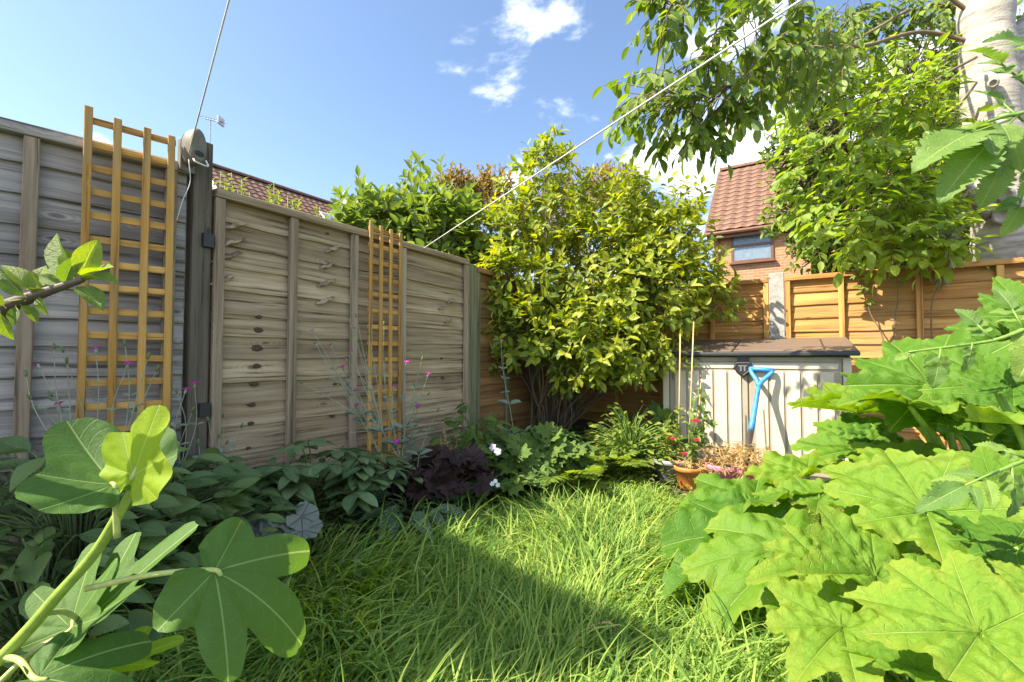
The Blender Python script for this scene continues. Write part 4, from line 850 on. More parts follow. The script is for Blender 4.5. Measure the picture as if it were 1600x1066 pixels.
for px, py in [(1085, 190), (1110, 215), (1140, 190), (1095, 230), (1125, 240), (1060, 150), (1160, 170), (1180, 130), (1080, 120), (1240, 150), (1200, 60), (1130, 60), (1070, 50), (1100, 20), (1150, 20), (1220, 110), (1260, 90), (1300, 60), (1260, 30), (1200, 20), (1320, 110), (1280, 130), (1180, 90), (1110, 100), (1045, 60), (1230, 60)]:
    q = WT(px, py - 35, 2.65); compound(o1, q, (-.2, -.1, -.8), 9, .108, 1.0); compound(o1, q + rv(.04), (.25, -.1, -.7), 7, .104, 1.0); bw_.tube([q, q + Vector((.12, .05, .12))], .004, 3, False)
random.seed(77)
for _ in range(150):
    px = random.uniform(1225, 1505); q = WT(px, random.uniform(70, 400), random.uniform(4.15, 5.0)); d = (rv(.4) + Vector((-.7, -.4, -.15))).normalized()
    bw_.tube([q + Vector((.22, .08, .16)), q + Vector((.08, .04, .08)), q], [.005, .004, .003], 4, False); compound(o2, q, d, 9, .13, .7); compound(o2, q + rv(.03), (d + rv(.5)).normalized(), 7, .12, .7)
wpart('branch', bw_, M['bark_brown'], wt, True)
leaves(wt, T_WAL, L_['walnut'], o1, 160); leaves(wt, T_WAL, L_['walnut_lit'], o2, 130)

# weeds scattered through the grass
random.seed(31); wo_ = []
for _ in range(900):
    y = random.uniform(1.0, 3.4); x = random.uniform(FX * y + FK + .9, 1.9)
    for k in range(3):
        a = random.uniform(0, 6.28); wo_.append(mat4((x, y, float(ground_z(x, y)) + random.uniform(.03, .12)), (math.cos(a), math.sin(a), random.uniform(0, .5)), Vector((0, 0, 1)) + rv(.3), random.uniform(.02, .045)))
wd_ = link('lawn_weeds', None); wd_['kind'] = 'stuff'; tag(wd_, 'small broad leaved weeds scattered through the lawn grass', 'weeds'); mass('weed_leaves', T_OV[1], L_['bushy'], wo_, wd_)
# ------------------------------------------------------------------ squash plant on the right
SQ_OUT = [(-90, .14), (-80, .42), (-62, .66), (-42, .74), (-20, .60), (2, .76), (16, .86), (32, .68), (46, .82), (57, .90), (70, .75), (80, .94), (90, 1.12), (100, .94), (110, .75), (123, .90), (134, .82), (148, .68), (164, .86), (178, .76), (200, .60), (222, .74), (242, .66), (260, .42), (270, .14)]
SQ_V = (90, 56, 124, 16, 164, -40, 220)
T_SQ = [lobed_tpl(SQ_OUT, SQ_V, 16, 250, cu, rp_, .065, .045, 62, fo, dr_, sd, -89, 269, .05) for cu, rp_, fo, dr_, sd in ((.06, .035, .16, .22, 1), (-.08, .045, .26, .14, 2), (.05, .04, .34, .05, 3), (-.15, .045, .08, .28, 4), (.0, .05, .2, .3, 12), (-.1, .035, .3, .2, 15), (.08, .05, .1, .1, 19))]
SQM = [tpl_mesh('leaf', t_, L_['squash']) for t_ in T_SQ]
sqb = Vector((1.62, 1.45, .0)); sq = thing('squash_plant', 'huge leaved squash plant spilling over the lawn in front of the fence', 'plant', sqb)
HUB = [Vector((1.60, 1.35, .22)), Vector((1.75, 1.75, .30)), Vector((1.45, .95, .20))]
def squash_leaf(b, tp, nrm, wsc=1.0, v=0, hub=0, cut=False):
    """b: stalk end (px,py,Y); tp: tip (px,py,Y)"""
    B = pt(*b); T_ = pt(*tp); d = T_ - B; B = B + d * .30; L = d.length * .70 / 1.02; m_ = mat4(B, d, Vector(nrm), L); m_ = m_ @ Matrix.Diagonal((wsc, 1, 1, 1))
    o_ = link('leaf', SQM[len(sq.children) // 2 % 7], sq); m_.translation -= sqb; o_.matrix_basis = m_
    h = HUB[hub]; zax = (m_.to_3x3() @ Vector((0, 0, 1))).normalized(); dn = d.normalized()
    pl = spline([h, h.lerp(B, .5) + Vector((0, 0, .06)), B - dn * .05 - zax * .05, B - zax * .004], 6)
    wpart('stalk', MB().tube(pl, taper(len(pl), .014, .008), 9), ST['fig'], sq, True)
UPN = (-.35, -.45, 1)
SQL = [((1640, 1030, .76), (1325, 915, .94), (-.10, -.50, .95), 1.0, 0, 2),       # big bottom right
       ((1530, 850, 1.18), (1300, 715, 1.52), (-.35, -.55, .9), .95, 1, 0),        # big middle
       ((1410, 905, 1.15), (1268, 895, 1.08), (-.1, -.45, 1), 1.1, 3, 2),
       ((1300, 840, 1.46), (1095, 925, 1.26), (-.10, -.18, 1), .85, 0, 0),          # lower left
       ((1250, 830, 1.66), (1046, 876, 1.46), (-.10, -.10, 1), .75, 1, 0),
       ((1225, 782, 1.92), (1048, 815, 1.72), (-.02, .04, 1), .58, 0, 1),
       ((1320, 785, 1.75), (1186, 775, 1.84), (-.1, -.15, 1), .85, 2, 0),
       ((1300, 735, 2.15), (1160, 760, 2.0), (-.02, .06, 1), .58, 3, 1),
       ((1395, 710, 1.90), (1248, 685, 2.05), (-.15, -.5, 1), 1.1, 0, 1),
       ((1380, 650, 2.15), (1250, 634, 2.15), (-.1, -.2, 1), .85, 1, 1),
       ((1500, 655, 1.62), (1258, 585, 1.80), (-.15, .12, 1), .9, 1, 1),            # arching one at eye level
       ((1490, 650, 1.70), (1390, 515, 2.05), (-.5, -.4, .8), 1.0, 2, 1),
       ((1545, 640, 1.60), (1610, 520, 1.75), (-.5, -.5, .7), .95, 3, 1),
       ((1560, 590, 1.45), (1640, 640, 1.30), (-.3, -.2, 1), 1.0, 0, 0),
       ((1345, 955, 1.06), (1240, 1050, .94), (-.1, -.2, 1), 1.0, 3, 2),            # low, in shade
       ((1450, 770, 1.55), (1375, 680, 1.85), (-.3, -.6, .8), 1.0, 3, 0),
       ((1590, 780, 1.25), (1470, 710, 1.45), (-.3, -.6, .8), 1.1, 2, 0),
       ((1630, 880, 1.0), (1490, 800, 1.15), (-.2, -.7, .8), 1.0, 1, 0),
       ((1360, 845, 1.5), (1285, 815, 1.58), (-.2, -.3, 1), 1.2, 3, 0),
       ((1450, 950, 1.1), (1375, 850, 1.25), (-.2, -.6, .9), 1.2, 1, 0),
       ((1680, 960, .9), (1550, 880, 1.0), (-.1, -.6, 1), 1.1, 3, 2),
       ((1580, 705, 1.7), (1490, 620, 1.95), (-.4, -.5, .8), 1.1, 0, 1),
       ((1540, 600, 1.9), (1430, 530, 2.1), (-.4, -.4, .9), 1.1, 1, 1),
       ((1430, 640, 2.1), (1325, 590, 2.25), (-.3, -.3, 1), 1.0, 3, 1),
       ((1610, 560, 1.8), (1520, 470, 2.0), (-.4, -.5, .8), 1.1, 2, 1),
       ((1500, 755, 1.55), (1375, 755, 1.65), (-.2, -.4, 1), 1.1, 0, 1),
       ((1330, 895, 1.25), (1190, 880, 1.22), (-.4, -.3, .9), .8, 2, 0), ((1420, 820, 1.35), (1300, 830, 1.38), (.2, -.5, .9), .8, 1, 0), ((1590, 960, .95), (1450, 900, 1.05), (-.5, -.3, .9), .8, 2, 2), ((1560, 880, 1.05), (1470, 790, 1.2), (.3, -.6, .8), .8, 3, 0),
       ((1480, 1060, .84), (1330, 1020, .9), (.2, -.4, .9), .75, 1, 2), ((1400, 700, 1.95), (1300, 650, 2.05), (-.6, -.2, .8), .8, 2, 1), ((1530, 690, 1.6), (1420, 640, 1.75), (.1, -.6, .8), .8, 0, 1), ((1600, 650, 1.5), (1520, 560, 1.7), (-.6, -.4, .7), .8, 1, 1), ((1640, 520, 1.7), (1560, 440, 1.9), (-.5, -.5, .7), .9, 3, 1)]
for i, a in enumerate(SQL): squash_leaf(*a)
random.seed(21)
for i in range(16):                                       # leaves further right, beyond the frame, and underneath
    x = random.uniform(1.5, 2.6); y = random.uniform(.7, 2.4); z = random.uniform(.25, .75); B = Vector((x, y, z)); d = Vector((random.uniform(-1, .6), random.uniform(-.8, .6), random.uniform(-.25, .2))).normalized()
    if x / y < 1.0: continue
    m_ = mat4(B, d, (random.uniform(-.3, .3), random.uniform(-.5, .1), 1), random.uniform(.26, .36)); m_.translation -= sqb; o_ = link('leaf', SQM[i % 7], sq); o_.matrix_basis = m_
    pl = spline([Vector((x + .1, y + .1, .02)), B + Vector((.05, .05, -.15)), B], 5); wpart('stalk', MB().tube(pl, taper(len(pl), .014, .008), 8), ST['fig'], sq, True)
sv = MB(); pl = spline([Vector((1.35, .75, .05)), HUB[2] * 1.0 - Vector((0, 0, .12)), HUB[0] - Vector((0, 0, .14)), HUB[1] - Vector((0, 0, .18)), Vector((1.9, 2.1, .08))], 6); sv.tube(pl, .022, 9)
for h in HUB: sv.tube([h - Vector((0, 0, .2)), h], [.02, .018], 8)
wpart('vine', sv, ST['fig'], sq, True)

# ------------------------------------------------------------------ fig
FIG_A = [(-90, .07), (-65, .24), (-40, .36), (-18, .50), (-4, .56), (8, .50), (17, .46), (27, .70), (38, .86), (48, .84), (57, .62), (64, .52), (72, .76), (81, .95), (90, 1.0), (99, .95), (108, .76), (116, .52), (123, .62), (132, .84), (142, .86), (153, .70), (163, .46), (172, .50), (184, .56), (198, .50), (220, .36), (245, .24), (270, .07)]
FIG_B = [(-90, .10), (-65, .36), (-35, .48), (-5, .62), (18, .74), (34, .72), (46, .64), (56, .62), (68, .78), (80, .95), (90, 1.0), (102, .95), (114, .76), (126, .62), (136, .64), (148, .72), (164, .74), (185, .62), (215, .48), (245, .36), (270, .10)]
FV = (90, 42, 138, -8, 188)
T_FIG = [lobed_tpl(FIG_A, FV, 12, 130, .08, .02, .010, .012, 60, .15, .15, 5, -89, 269), lobed_tpl(FIG_B, FV, 12, 130, .18, .02, .010, .012, 60, .16, -.05, 6, -89, 269), lobed_tpl(FIG_A, FV, 12, 130, -.12, .035, .012, .012, 60, .05, .42, 7, -89, 269), lobed_tpl(FIG_B, FV, 12, 130, .05, .03, .010, .012, 60, .04, .1, 8, -89, 269)]
fgb = gp(-10, 1085); fgb = Vector((-1.05, .72, 0)); fgb.z = float(ground_z(fgb.x, fgb.y)); fig = thing('fig_plant', 'young fig plant with broad lobed leaves beside the dark bed', 'plant', fgb)
stem = spline([fgb, Vector((-.98, .70, .25)), pt(5, 1025, .72), pt(95, 925, .72), pt(150, 862, .71), pt(190, 795, .70), pt(212, 752, .70), pt(226, 722, .70), pt(236, 700, .70)], 6)
wpart('stem', MB().tube(stem, [float(q) for q in np.interp(np.linspace(0, 1, len(stem)), [0, .4, .75, 1], [.012, .0082, .0062, .003])], 10), ST['fig'], fig, True)
def fig_leaf(node, base, tip, nrm, v, young=False, w=1.0, r_=.0048):
    B = pt(*base); T_ = pt(*tip); N = pt(*node); d = T_ - B; m_ = mat4(B, d, Vector(nrm), d.length * .85) @ Matrix.Diagonal((w, 1, 1, 1)); zax = (m_.to_3x3() @ Vector((0, 0, 1))).normalized()
    me = tpl_mesh('leaf', T_FIG[v], L_['fig_young_lit'] if young else L_['fig']); o_ = link('leaf', me, fig); m_.translation -= fgb; o_.matrix_basis = m_
    mid = N.lerp(B, .5) + Vector((0, 0, .008)); pl = spline([N, mid, B - d.normalized() * .006, B + d.normalized() * .012 - zax * .002], 5); wpart('leaf_stalk', MB().tube(pl, taper(len(pl), r_, r_ * .7), 9), ST['pale'], fig, True)
fig_leaf((183, 840, .70), (178, 757, .69), (95, 668, .74), (.10, -.35, .9), 1, False, 1.0)
fig_leaf((213, 760, .70), (209, 742, .68), (252, 612, .68), (-.3, -1, .25), 3, True, 1.0)
fig_leaf((135, 920, .72), (335, 893, .72), (535, 985, .77), (.05, -.50, .85), 2, False, .9)
fig_leaf((60, 960, .72), (138, 968, .78), (318, 800, .86), (-.45, -.55, .75), 0, False, .85)
fig_leaf((-10, 1075, .7), (110, 980, .76), (150, 830, .86), (-.1, -.8, .5), 0, False, .8)
fig_leaf((10, 1030, .72), (175, 1040, .78), (300, 990, .86), (0, -.4, 1), 0, True, .8)
fig_leaf((5, 1025, .72), (60, 1060, .68), (260, 1075, .70), (0, -.35, 1), 2, False, .9)
for k in range(3): wpart('bud', MB().tube(spline([pt(222, 735, .70), pt(232 + 6 * k, 705 - 5 * k, .70), pt(246 + 8 * k, 672 - 4 * k, .70)], 4), taper(9, .005, .001), 6), ST['fig'], fig, True)

# ------------------------------------------------------------------ apple branch
ab = Vector((-1.5, .42, 0.0)); ab.z = float(ground_z(ab.x, ab.y)); ap = thing('apple_tree', 'young apple tree sending a leafy twig in front of the grey fence', 'tree', ab)
br = spline([ab, Vector((-1.38, .45, .55)), Vector((-1.05, .5, .93)), pt(-60, 508, .62), pt(0, 483, .62), pt(55, 462, .61), pt(108, 444, .60), pt(130, 437, .60)], 7)
wpart('branch', MB().tube(br, [float(q) for q in np.interp(np.linspace(0, 1, len(br)), [0, .5, .8, 1], [.022, .012, .0055, .0035])], 9), ST['apple'], ap, True)
T_AP = [tpl_mesh('leaf', leaf_tpl(.46, 10, 4, .55, .12, .45, .03, 1, .0, .12), L_['apple']), tpl_mesh('leaf', leaf_tpl(.40, 10, 4, .8, .25, .45, .02, 1, 0, .12), L_['apple']), tpl_mesh('leaf', leaf_tpl(.52, 10, 4, .35, .3, .48, .04, 1, 0, .12), L_['apple'])]
for i, (b, tp, n_) in enumerate([((118, 440), (75, 362), (-.3, -.5, .5)), ((122, 438), (95, 385), (.2, -.8, .3)), ((124, 438), (146, 378), (.6, -.7, .3)), ((126, 438), (172, 410), (-.2, -.5, 1)), ((128, 440), (178, 428), (0, -.3, 1)), ((118, 446), (160, 468), (0, -.4, 1)), ((112, 442), (78, 410), (-.2, -.6, .6)), ((90, 452), (118, 425), (-.3, -.4, .8)), ((85, 455), (40, 440), (-.2, -.6, .9)), ((100, 448), (58, 428), (-.3, -.7, .5)),
        ((60, 462), (5, 408), (-.2, -.5, .7)), ((55, 464), (60, 412), (.3, -.6, .5)), ((45, 468), (-10, 420), (-.2, -.8, .3)), ((60, 462), (68, 490), (.3, -.6, .5)), ((30, 475), (62, 497), (0, -.4, 1)), ((25, 476), (20, 508), (.2, -.7, .5)), ((10, 482), (-25, 450), (-.2, -.7, .6)), ((0, 485), (8, 532), (.2, -.8, .4)), ((70, 458), (38, 432), (-.2, -.7, .6)), ((100, 448), (112, 402), (.5, -.6, .4)), ((40, 470), (10, 455), (0, -.8, .5))]):
    Y = .605 + .02 * random.uniform(-1, 1); B = pt(*b, .605); T_ = pt(*tp, Y); m_ = mat4(B, T_ - B, Vector(n_) + rv(.12), (T_ - B).length); m_.translation -= ab; link('leaf', T_AP[i % 3], ap).matrix_basis = m_

# ------------------------------------------------------------------ tomato plants leaning in from the right
T_JAG = leaf_tpl(.62, 30, 3, .28, .25, .36, .05, .9, .34, .1)
TJ = tpl_mesh('leaf', T_JAG, L_['tomato'])
def tomato(label, base, stems):
    b = Vector(base); b.z = float(ground_z(b.x, b.y)); o_ = thing('tomato_plant', label, 'plant', b)
    for path, lv in stems:
        pl = spline([b] + [pt(*q) for q in path], 6); wpart('stem', MB().tube(pl, taper(len(pl), .011, .003), 8), ST['green'], o_, True)
        for (nx, ny, nY), (tx, ty, tY), n_, w_ in lv:
            B = pt(nx, ny, nY); T_ = pt(tx, ty, tY); ax_ = T_ - B; L = ax_.length
            wpart('leaf_stalk', MB().tube([B, B.lerp(T_, .45)], [.003, .002], 5), ST['green'], o_, True)
            def lf(P, d, s_):
                m_ = mat4(P, d, Vector(n_) + rv(.2), s_) @ Matrix.Diagonal((w_, 1, 1, 1)); m_.translation -= b; link('leaf', TJ, o_).matrix_basis = m_
            lf(B.lerp(T_, .38), ax_, L * .64); sd_ = ax_.normalized().cross(Vector(n_)).normalized()
            for f in (.18, .36):
                for s_ in (-1, 1): lf(B.lerp(T_, f), ax_.normalized() * .6 + sd_ * s_ * .8 + Vector((0, 0, -.15)), L * random.uniform(.26, .38))
tomato('tomato plant with jagged leaves crossing the pale trunk', (1.75, 1.15, 0), [
    ([(1720, 700, 1.1), (1690, 400, 1.08), (1640, 190, 1.06), (1585, 180, 1.05), (1545, 190, 1.04)], [((1585, 185, 1.05), (1440, 235, 1.0), (-.1, -.6, .8), 1.0), ((1590, 180, 1.05), (1480, 290, 1.0), (0, -.9, .4), .9), ((1575, 215, 1.05), (1545, 315, 1.03), (0, -1, .2), 1.1), ((1600, 190, 1.05), (1530, 130, 1.1), (0, -.6, .8), 1.0), ((1610, 250, 1.05), (1640, 330, 1.0), (-.2, -.8, .4), 1.0), ((1600, 130, 1.1), (1520, 60, 1.05), (-.3, -.6, .7), .8), ((1640, 90, 1.1), (1560, 45, 1.05), (-.2, -.7, .6), .8), ((1600, 300, 1.1), (1580, 360, 1.05), (0, -.9, .3), .9)])])
tomato('low tomato plant with toothed leaves resting above the squash leaves', (2.05, 1.45, 0), [
    ([(1760, 700, 1.4), (1680, 470, 1.35), (1620, 505, 1.35), (1560, 530, 1.36), (1500, 540, 1.37), (1420, 550, 1.38)], [((1470, 545, 1.37), (1460, 605, 1.36), (-.2, -.9, .4), 1.2), ((1520, 535, 1.36), (1510, 580, 1.35), (0, -.9, .4), 1.1), ((1550, 530, 1.36), (1500, 480, 1.4), (-.3, -.6, .7), 1.2), ((1600, 515, 1.35), (1560, 445, 1.4), (-.4, -.6, .7), 1.0), ((1620, 505, 1.35), (1600, 590, 1.3), (-.2, -.8, .6), 1.2), ((1430, 550, 1.38), (1400, 560, 1.38), (-.2, -.6, .8), 1.2)]),
    ([(1740, 800, 1.1), (1650, 700, 1.05), (1600, 720, 1.03), (1540, 745, 1.0)], [((1560, 735, 1.0), (1440, 790, .98), (-.1, -.6, .8), .7), ((1580, 725, 1.02), (1590, 810, .98), (0, -.9, .4), .9), ((1600, 715, 1.03), (1530, 690, 1.05), (-.2, -.6, .8), .8)])])

# ------------------------------------------------------------------ stems climbing the orange fence
def climber(label, base, path, nl, ll, mt, stemm, tpls, spread=.9, droop=.3, name='climbing_plant', cat='plant', r_=.006, start=.1, nobj=200):
    b = Vector(base); b.z = float(ground_z(b.x, b.y)); o_ = thing(name, label, cat, b); pl = spline([b] + [pt(*q) for q in path], 6); wpart('stem', MB().tube(pl, taper(len(pl), r_, r_ * .4), 7), stemm, o_, True); out = []
    for k in range(nl):
        f = start + (1 - start) * (k + .5) / nl; q = pl[min(len(pl) - 1, int(f * len(pl)))]; a = k * 2.4; rad = Vector((math.cos(a), math.sin(a) * .7 - .3, random.uniform(-.2, .5) - droop))
        out.append(mat4(q, rad + rv(.2), Vector((-.3, -.5, .8)) + rv(.3), ll * random.uniform(.7, 1.2)))
    leaves(o_, tpls, mt, out, nobj); return o_
fb = lambda px, off=.1: on_plane(px, 600, Vector((RB.x, RB.y, 0)) - Vector((NB.x, NB.y, 0)) * off, (-NB.x, -NB.y, 0))
def fY(px, off=.1): return fb(px, off).y
b = fb(1385); climber('slanting leafy stem against the orange fence beside the box', (b.x, b.y, 0), [(1382, 545, fY(1382)), (1360, 490, fY(1360)), (1340, 430, fY(1340)), (1322, 395, fY(1322)), (1310, 350, fY(1310))], 60, .075, L_['rose'], ST['brown'], T_OV, start=.45)
b = fb(1398); climber('thin bare upright stem with a few leaves on the orange fence', (b.x, b.y, 0), [(1397, 520, fY(1397)), (1403, 470, fY(1403)), (1400, 420, fY(1400)), (1402, 405, fY(1402))], 12, .06, L_['rose'], ST['brown'], T_OV, start=.6)
b = fb(1460); climber('wilted grey green stem hanging on the orange fence', (b.x, b.y, 0), [(1455, 500, fY(1455)), (1465, 450, fY(1465)), (1478, 410, fY(1478)), (1485, 375, fY(1485)), (1470, 350, fY(1470))], 60, .10, L_['wilt'], ST['brown'], T_LAN, droop=.9, start=.45)

# ------------------------------------------------------------------ pots' plants
def canes(label, c, tops, group):
    for i, (b, tp) in enumerate(tops):
        B = Vector(b); T_ = pt(*tp); o_ = MB().tube([B, B.lerp(T_, .5), T_], [.0055, .005, .0042], 7); tag(link('bamboo_cane', o_.mesh('bamboo_cane', [ST['cane']], True)), label[i], 'cane', group)
canes(['bamboo cane standing in the grey bowl pot', 'tallest bamboo cane standing in the orange pot', 'short bamboo cane beside the tallest one in the orange pot'], POT_G, [((POT_G.x + .03, POT_G.y - .02, .1), (1063, 522, 3.30)), ((POT_O.x - .0, POT_O.y + .03, .1), (1084, 503, 3.22)), ((POT_O.x + .05, POT_O.y + .02, .1), (1095, 598, 3.18))], 'canes in the pots by the storage box')
def flower(parent, P, n_, r_, mt, npet=5):
    f = MB(); tp = leaf_tpl(.75, 4, 1, .1, .1, .7, 0, .45, 0, .02)
    for k in range(npet):
        a = k * 2 * math.pi / npet; fr3 = frame(n_, (1, .3, .2)); d = fr3 @ Vector((math.cos(a), .12, math.sin(a))); f.leaf(tp, mat4(Vector(P), d, Vector(n_), r_))
    return wpart('flower', f, mt, parent, True)
def bloom(parent, P, r_, mt, layers=3):
    f = MB(); tp = leaf_tpl(.9, 4, 1, .3, -.35, .6, 0, .5, 0, .02)
    for l in range(layers):
        for k in range(5):
            a = k * 1.257 + l * .6; e = .2 + l * .45; f.leaf(tp, mat4(Vector(P), (math.cos(a) * math.cos(e), math.sin(a) * math.cos(e), math.sin(e)), (math.cos(a) * -.6, math.sin(a) * -.6, .7), r_ * (1 - .15 * l)))
    return wpart('flower', f, mt, parent, True)
def potplant(label, c, z, stems, ll, mt, tpls, fl, name='rose_plant', cat='plant'):
    o_ = thing(name, label, cat, (c.x, c.y, z)); st = MB(); out = []
    for (px, py, Y) in stems:
        tp = pt(px, py, Y); b0 = Vector((c.x, c.y, z)) + Vector((random.uniform(-.04, .04), random.uniform(-.04, .04), 0)); pl = spline([b0, b0.lerp(tp, .5) + rv(.02), tp], 5); st.tube(pl, taper(len(pl), .004, .002), 5)
        for q in pl[4:]:
            for _ in range(2): out.append(mat4(q, rv() * Vector((1, 1, 1)).x + Vector((0, 0, .2)), Vector((-.2, -.4, 1)) + rv(.3), ll * random.uniform(.7, 1.2)))
    wpart('stem', st, ST['green'], o_, True); leaves(o_, tpls, mt, out, 220)
    for px, py, Y, r_ in fl: bloom(o_, pt(px, py, Y), r_, L_['red'])
    return o_
potplant('sparse rose with red flowers in the grey bowl pot', POT_G, .14, [(1045, 655, 3.25), (1052, 680, 3.2), (1035, 680, 3.25), (1060, 640, 3.3), (1040, 700, 3.2)], .055, L_['bushy'], T_OV, [(1050, 688, 3.17, .028)])
potplant('rose with red flowers tied to canes in the orange pot', POT_O, .12, [(1085, 625, 3.15), (1100, 645, 3.12), (1092, 610, 3.15), (1105, 620, 3.15), (1075, 660, 3.1), (1112, 655, 3.15), (1090, 680, 3.1)], .06, L_['rose'], T_OV, [(1087, 660, 3.08, .034), (1088, 690, 3.05, .028), (1069, 711, 3.03, .025)])
def straw(label, c, z, r_, n, h=.12):
    o_ = thing('straw_heap', label, 'dry plants', (c.x, c.y, z)); s_ = MB(); out = []
    for _ in range(n):
        a = random.uniform(0, 6.28); q = c + Vector((math.cos(a), math.sin(a), 0)) * r_ * math.sqrt(random.random()); q.z = z + random.uniform(0, h); d = rv().normalized(); d.z *= .45; L = random.uniform(.05, .15); s_.tube([q, q + d * L * .5 + Vector((0, 0, .02)), q + d * L], .0018, 3, False)
        if random.random() < .6: out.append(mat4(q, d + rv(.4), rv() + Vector((0, 0, .5)), random.uniform(.03, .06)))
    wpart('stems', s_, ST['straw'], o_, True)['kind'] = 'stuff'; mass('withered_leaves', T_OV[1], L_['straw'], out, o_)
straw('heap of dry straw coloured plant remains around the spade', (POT_P + POT_P2) / 2, .15, .20, 420, .13); straw('withered stalks on the orange pot', POT_O, .12, .09, 70, .05); straw('withered stalks spilling between the orange and pink pots', (POT_O + POT_P) / 2 + Vector((0, .02, 0)), .03, .10, 120, .14)

# ------------------------------------------------------------------ bed along the left fence
random.seed(5)
def rosette(name, label, c, n, r_, h, ll, mt, tpls, stm, lift=.5, upn=.7, nobj=200, cat='plant', whorl=0):
    """leaves on stalks arching out from one root"""
    c = Vector(c); o_ = thing(name, label, cat, c); st = MB(); out = []
    for k in range(n):
        a = random.uniform(0, 6.28); rr2 = r_ * math.sqrt(random.uniform(.03, 1)); d = Vector((math.cos(a), math.sin(a), 0)); q = c + d * rr2 + Vector((0, 0, h * (1.05 - .6 * (rr2 / r_) ** 2) * random.uniform(.6, 1.1)))
        pl = [c + d * .02, c + d * rr2 * .45 + Vector((0, 0, (q.z - c.z) * .75)), q]; st.tube(spline(pl, 3), .0032, 4, False)
        if whorl:
            for j in range(whorl):
                b_ = a + (j - (whorl - 1) / 2) * 5.2 / whorl; ld = Vector((math.cos(b_), math.sin(b_), lift - .35)); out.append(mat4(q, ld + rv(.08), Vector((0, 0, 1)) + rv(.2), ll * random.uniform(.75, 1.1)))
        else: out.append(mat4(q, d + Vector((0, 0, lift - .5)) + rv(.25), Vector((0, 0, 1)) * upn + d * .25 + Vector((0, -.3, 0)) + rv(.22), ll * random.uniform(.7, 1.15)))
    wpart('stems', st, stm, o_, True); leaves(o_, tpls, mt, out, nobj); return o_
T_BROAD = [leaf_tpl(.5, 8, 3, .3, .2, .5, .02, .7), leaf_tpl(.44, 8, 3, .2, .35, .52, .02, .7)]
T_PAL = [lobed_tpl([(-90, .2), (-60, .62), (-45, .5), (-20, .82), (0, .62), (25, .92), (45, .68), (65, .98), (78, .74), (90, 1.0), (102, .74), (115, .98), (135, .68), (155, .92), (180, .62), (200, .82), (225, .5), (240, .62), (270, .2)], (90, 30, 150, -25, 205), 4, 44, .1, .05, .03, .03, 20, 0, .1, 3, -88, 268)]
T_ROUND = [lobed_tpl([(-90, .3), (-60, .8), (0, .92), (90, 1.0), (180, .92), (240, .8), (270, .3)], (90, 40, 140, -10, 190), 5, 44, .1, .05, .04, .05, 18, 0, .15, 4, -88, 268)]
B2 = lambda px, py: gp(px, py)
rosette('hellebore', 'grey green hellebore with broad leaf fans below the tan fence', B2(488, 800), 34, .26, .30, .135, L_['hell'], T_BROAD, ST['dull'], .4, whorl=5)
rosette('hellebore', 'smaller hellebore between the broad leaf fans and the spotted leaves', B2(575, 790), 22, .20, .24, .115, L_['hell'], T_BROAD, ST['dull'], .4, whorl=5)
rosette('lungwort', 'low plant with white spotted leaves at the edge of the grass', B2(640, 800), 20, .17, .10, .19, L_['spotted'], [leaf_tpl(.36, 8, 3, .25, .3, .4, .03)], ST['dull'], .35)
rosette('heuchera', 'dark purple leaved clump below the narrow trellis', B2(695, 775), 60, .24, .22, .095, L_['purple'], T_PAL, ST['brown'], .3)
rosette('heuchera', 'small clump of silvery round leaves with dark veins in the grass edge', B2(428, 848), 10, .15, .12, .085, L_['silver'], T_ROUND, ST['brown'], .4)
rosette('geranium', 'low mound of cut green leaves in front of the clay pot', B2(770, 765), 150, .36, .26, .085, L_['geranium'], T_PAL, ST['dull'], .35)
rosette('geranium', 'leafy green mound in the shade left of the fern', B2(850, 750), 170, .36, .34, .085, L_['geranium'], T_PAL, ST['dull'], .35)
rosette('foxglove', 'rosette of long grey green leaves before the corner shrub stems', gv(*pt(822, 690, 3.25).xy), 16, .16, .22, .24, L_['campion'], [leaf_tpl(.34, 8, 3, .35, .25, .45, .02)], ST['grey'], .8)
rosette('hydrangea', 'leafy plant with drooping pointed leaves around the clay pot', gv(*pt(745, 690, 3.0).xy), 90, .26, .42, .10, L_['geranium'], T_OV, ST['dull'], .3)
rosette('leafy_plant', 'bright bushy plant beside the grey bowl pot', gv(*pt(985, 715, 3.5).xy), 260, .36, .50, .062, L_['bushy'], T_OV, ST['green'], .5)
rosette('leafy_plant', 'dark leafed plant with pointed lobes at the left end of the cream box', gv(*pt(1022, 690, 3.75).xy), 26, .20, .46, .12, L_['geranium'], T_PAL, ST['green'], .5)
for i, (lb, px, py, n, r_, h) in enumerate([('dark pointed leaf shrub behind the fig leaves', 120, 930, 150, .34, .42), ('dark pointed leaf shrub under the tall trellis', 250, 860, 150, .32, .34), ('dark pointed leaf shrub at the foot of the grey fence', 40, 860, 150, .34, .40), ('low dark leaf clump below the tan fence beside the dark post', 335, 850, 80, .24, .2), ('dark leaf clump low beside the fig stem', 60, 1010, 110, .3, .26)]):
    rosette('bed_shrub', lb, B2(px, py), n, r_, h, .115, L_['dark'], T_OV[:2] + T_LAN[:1], ST['dull'], .5, cat='shrub')
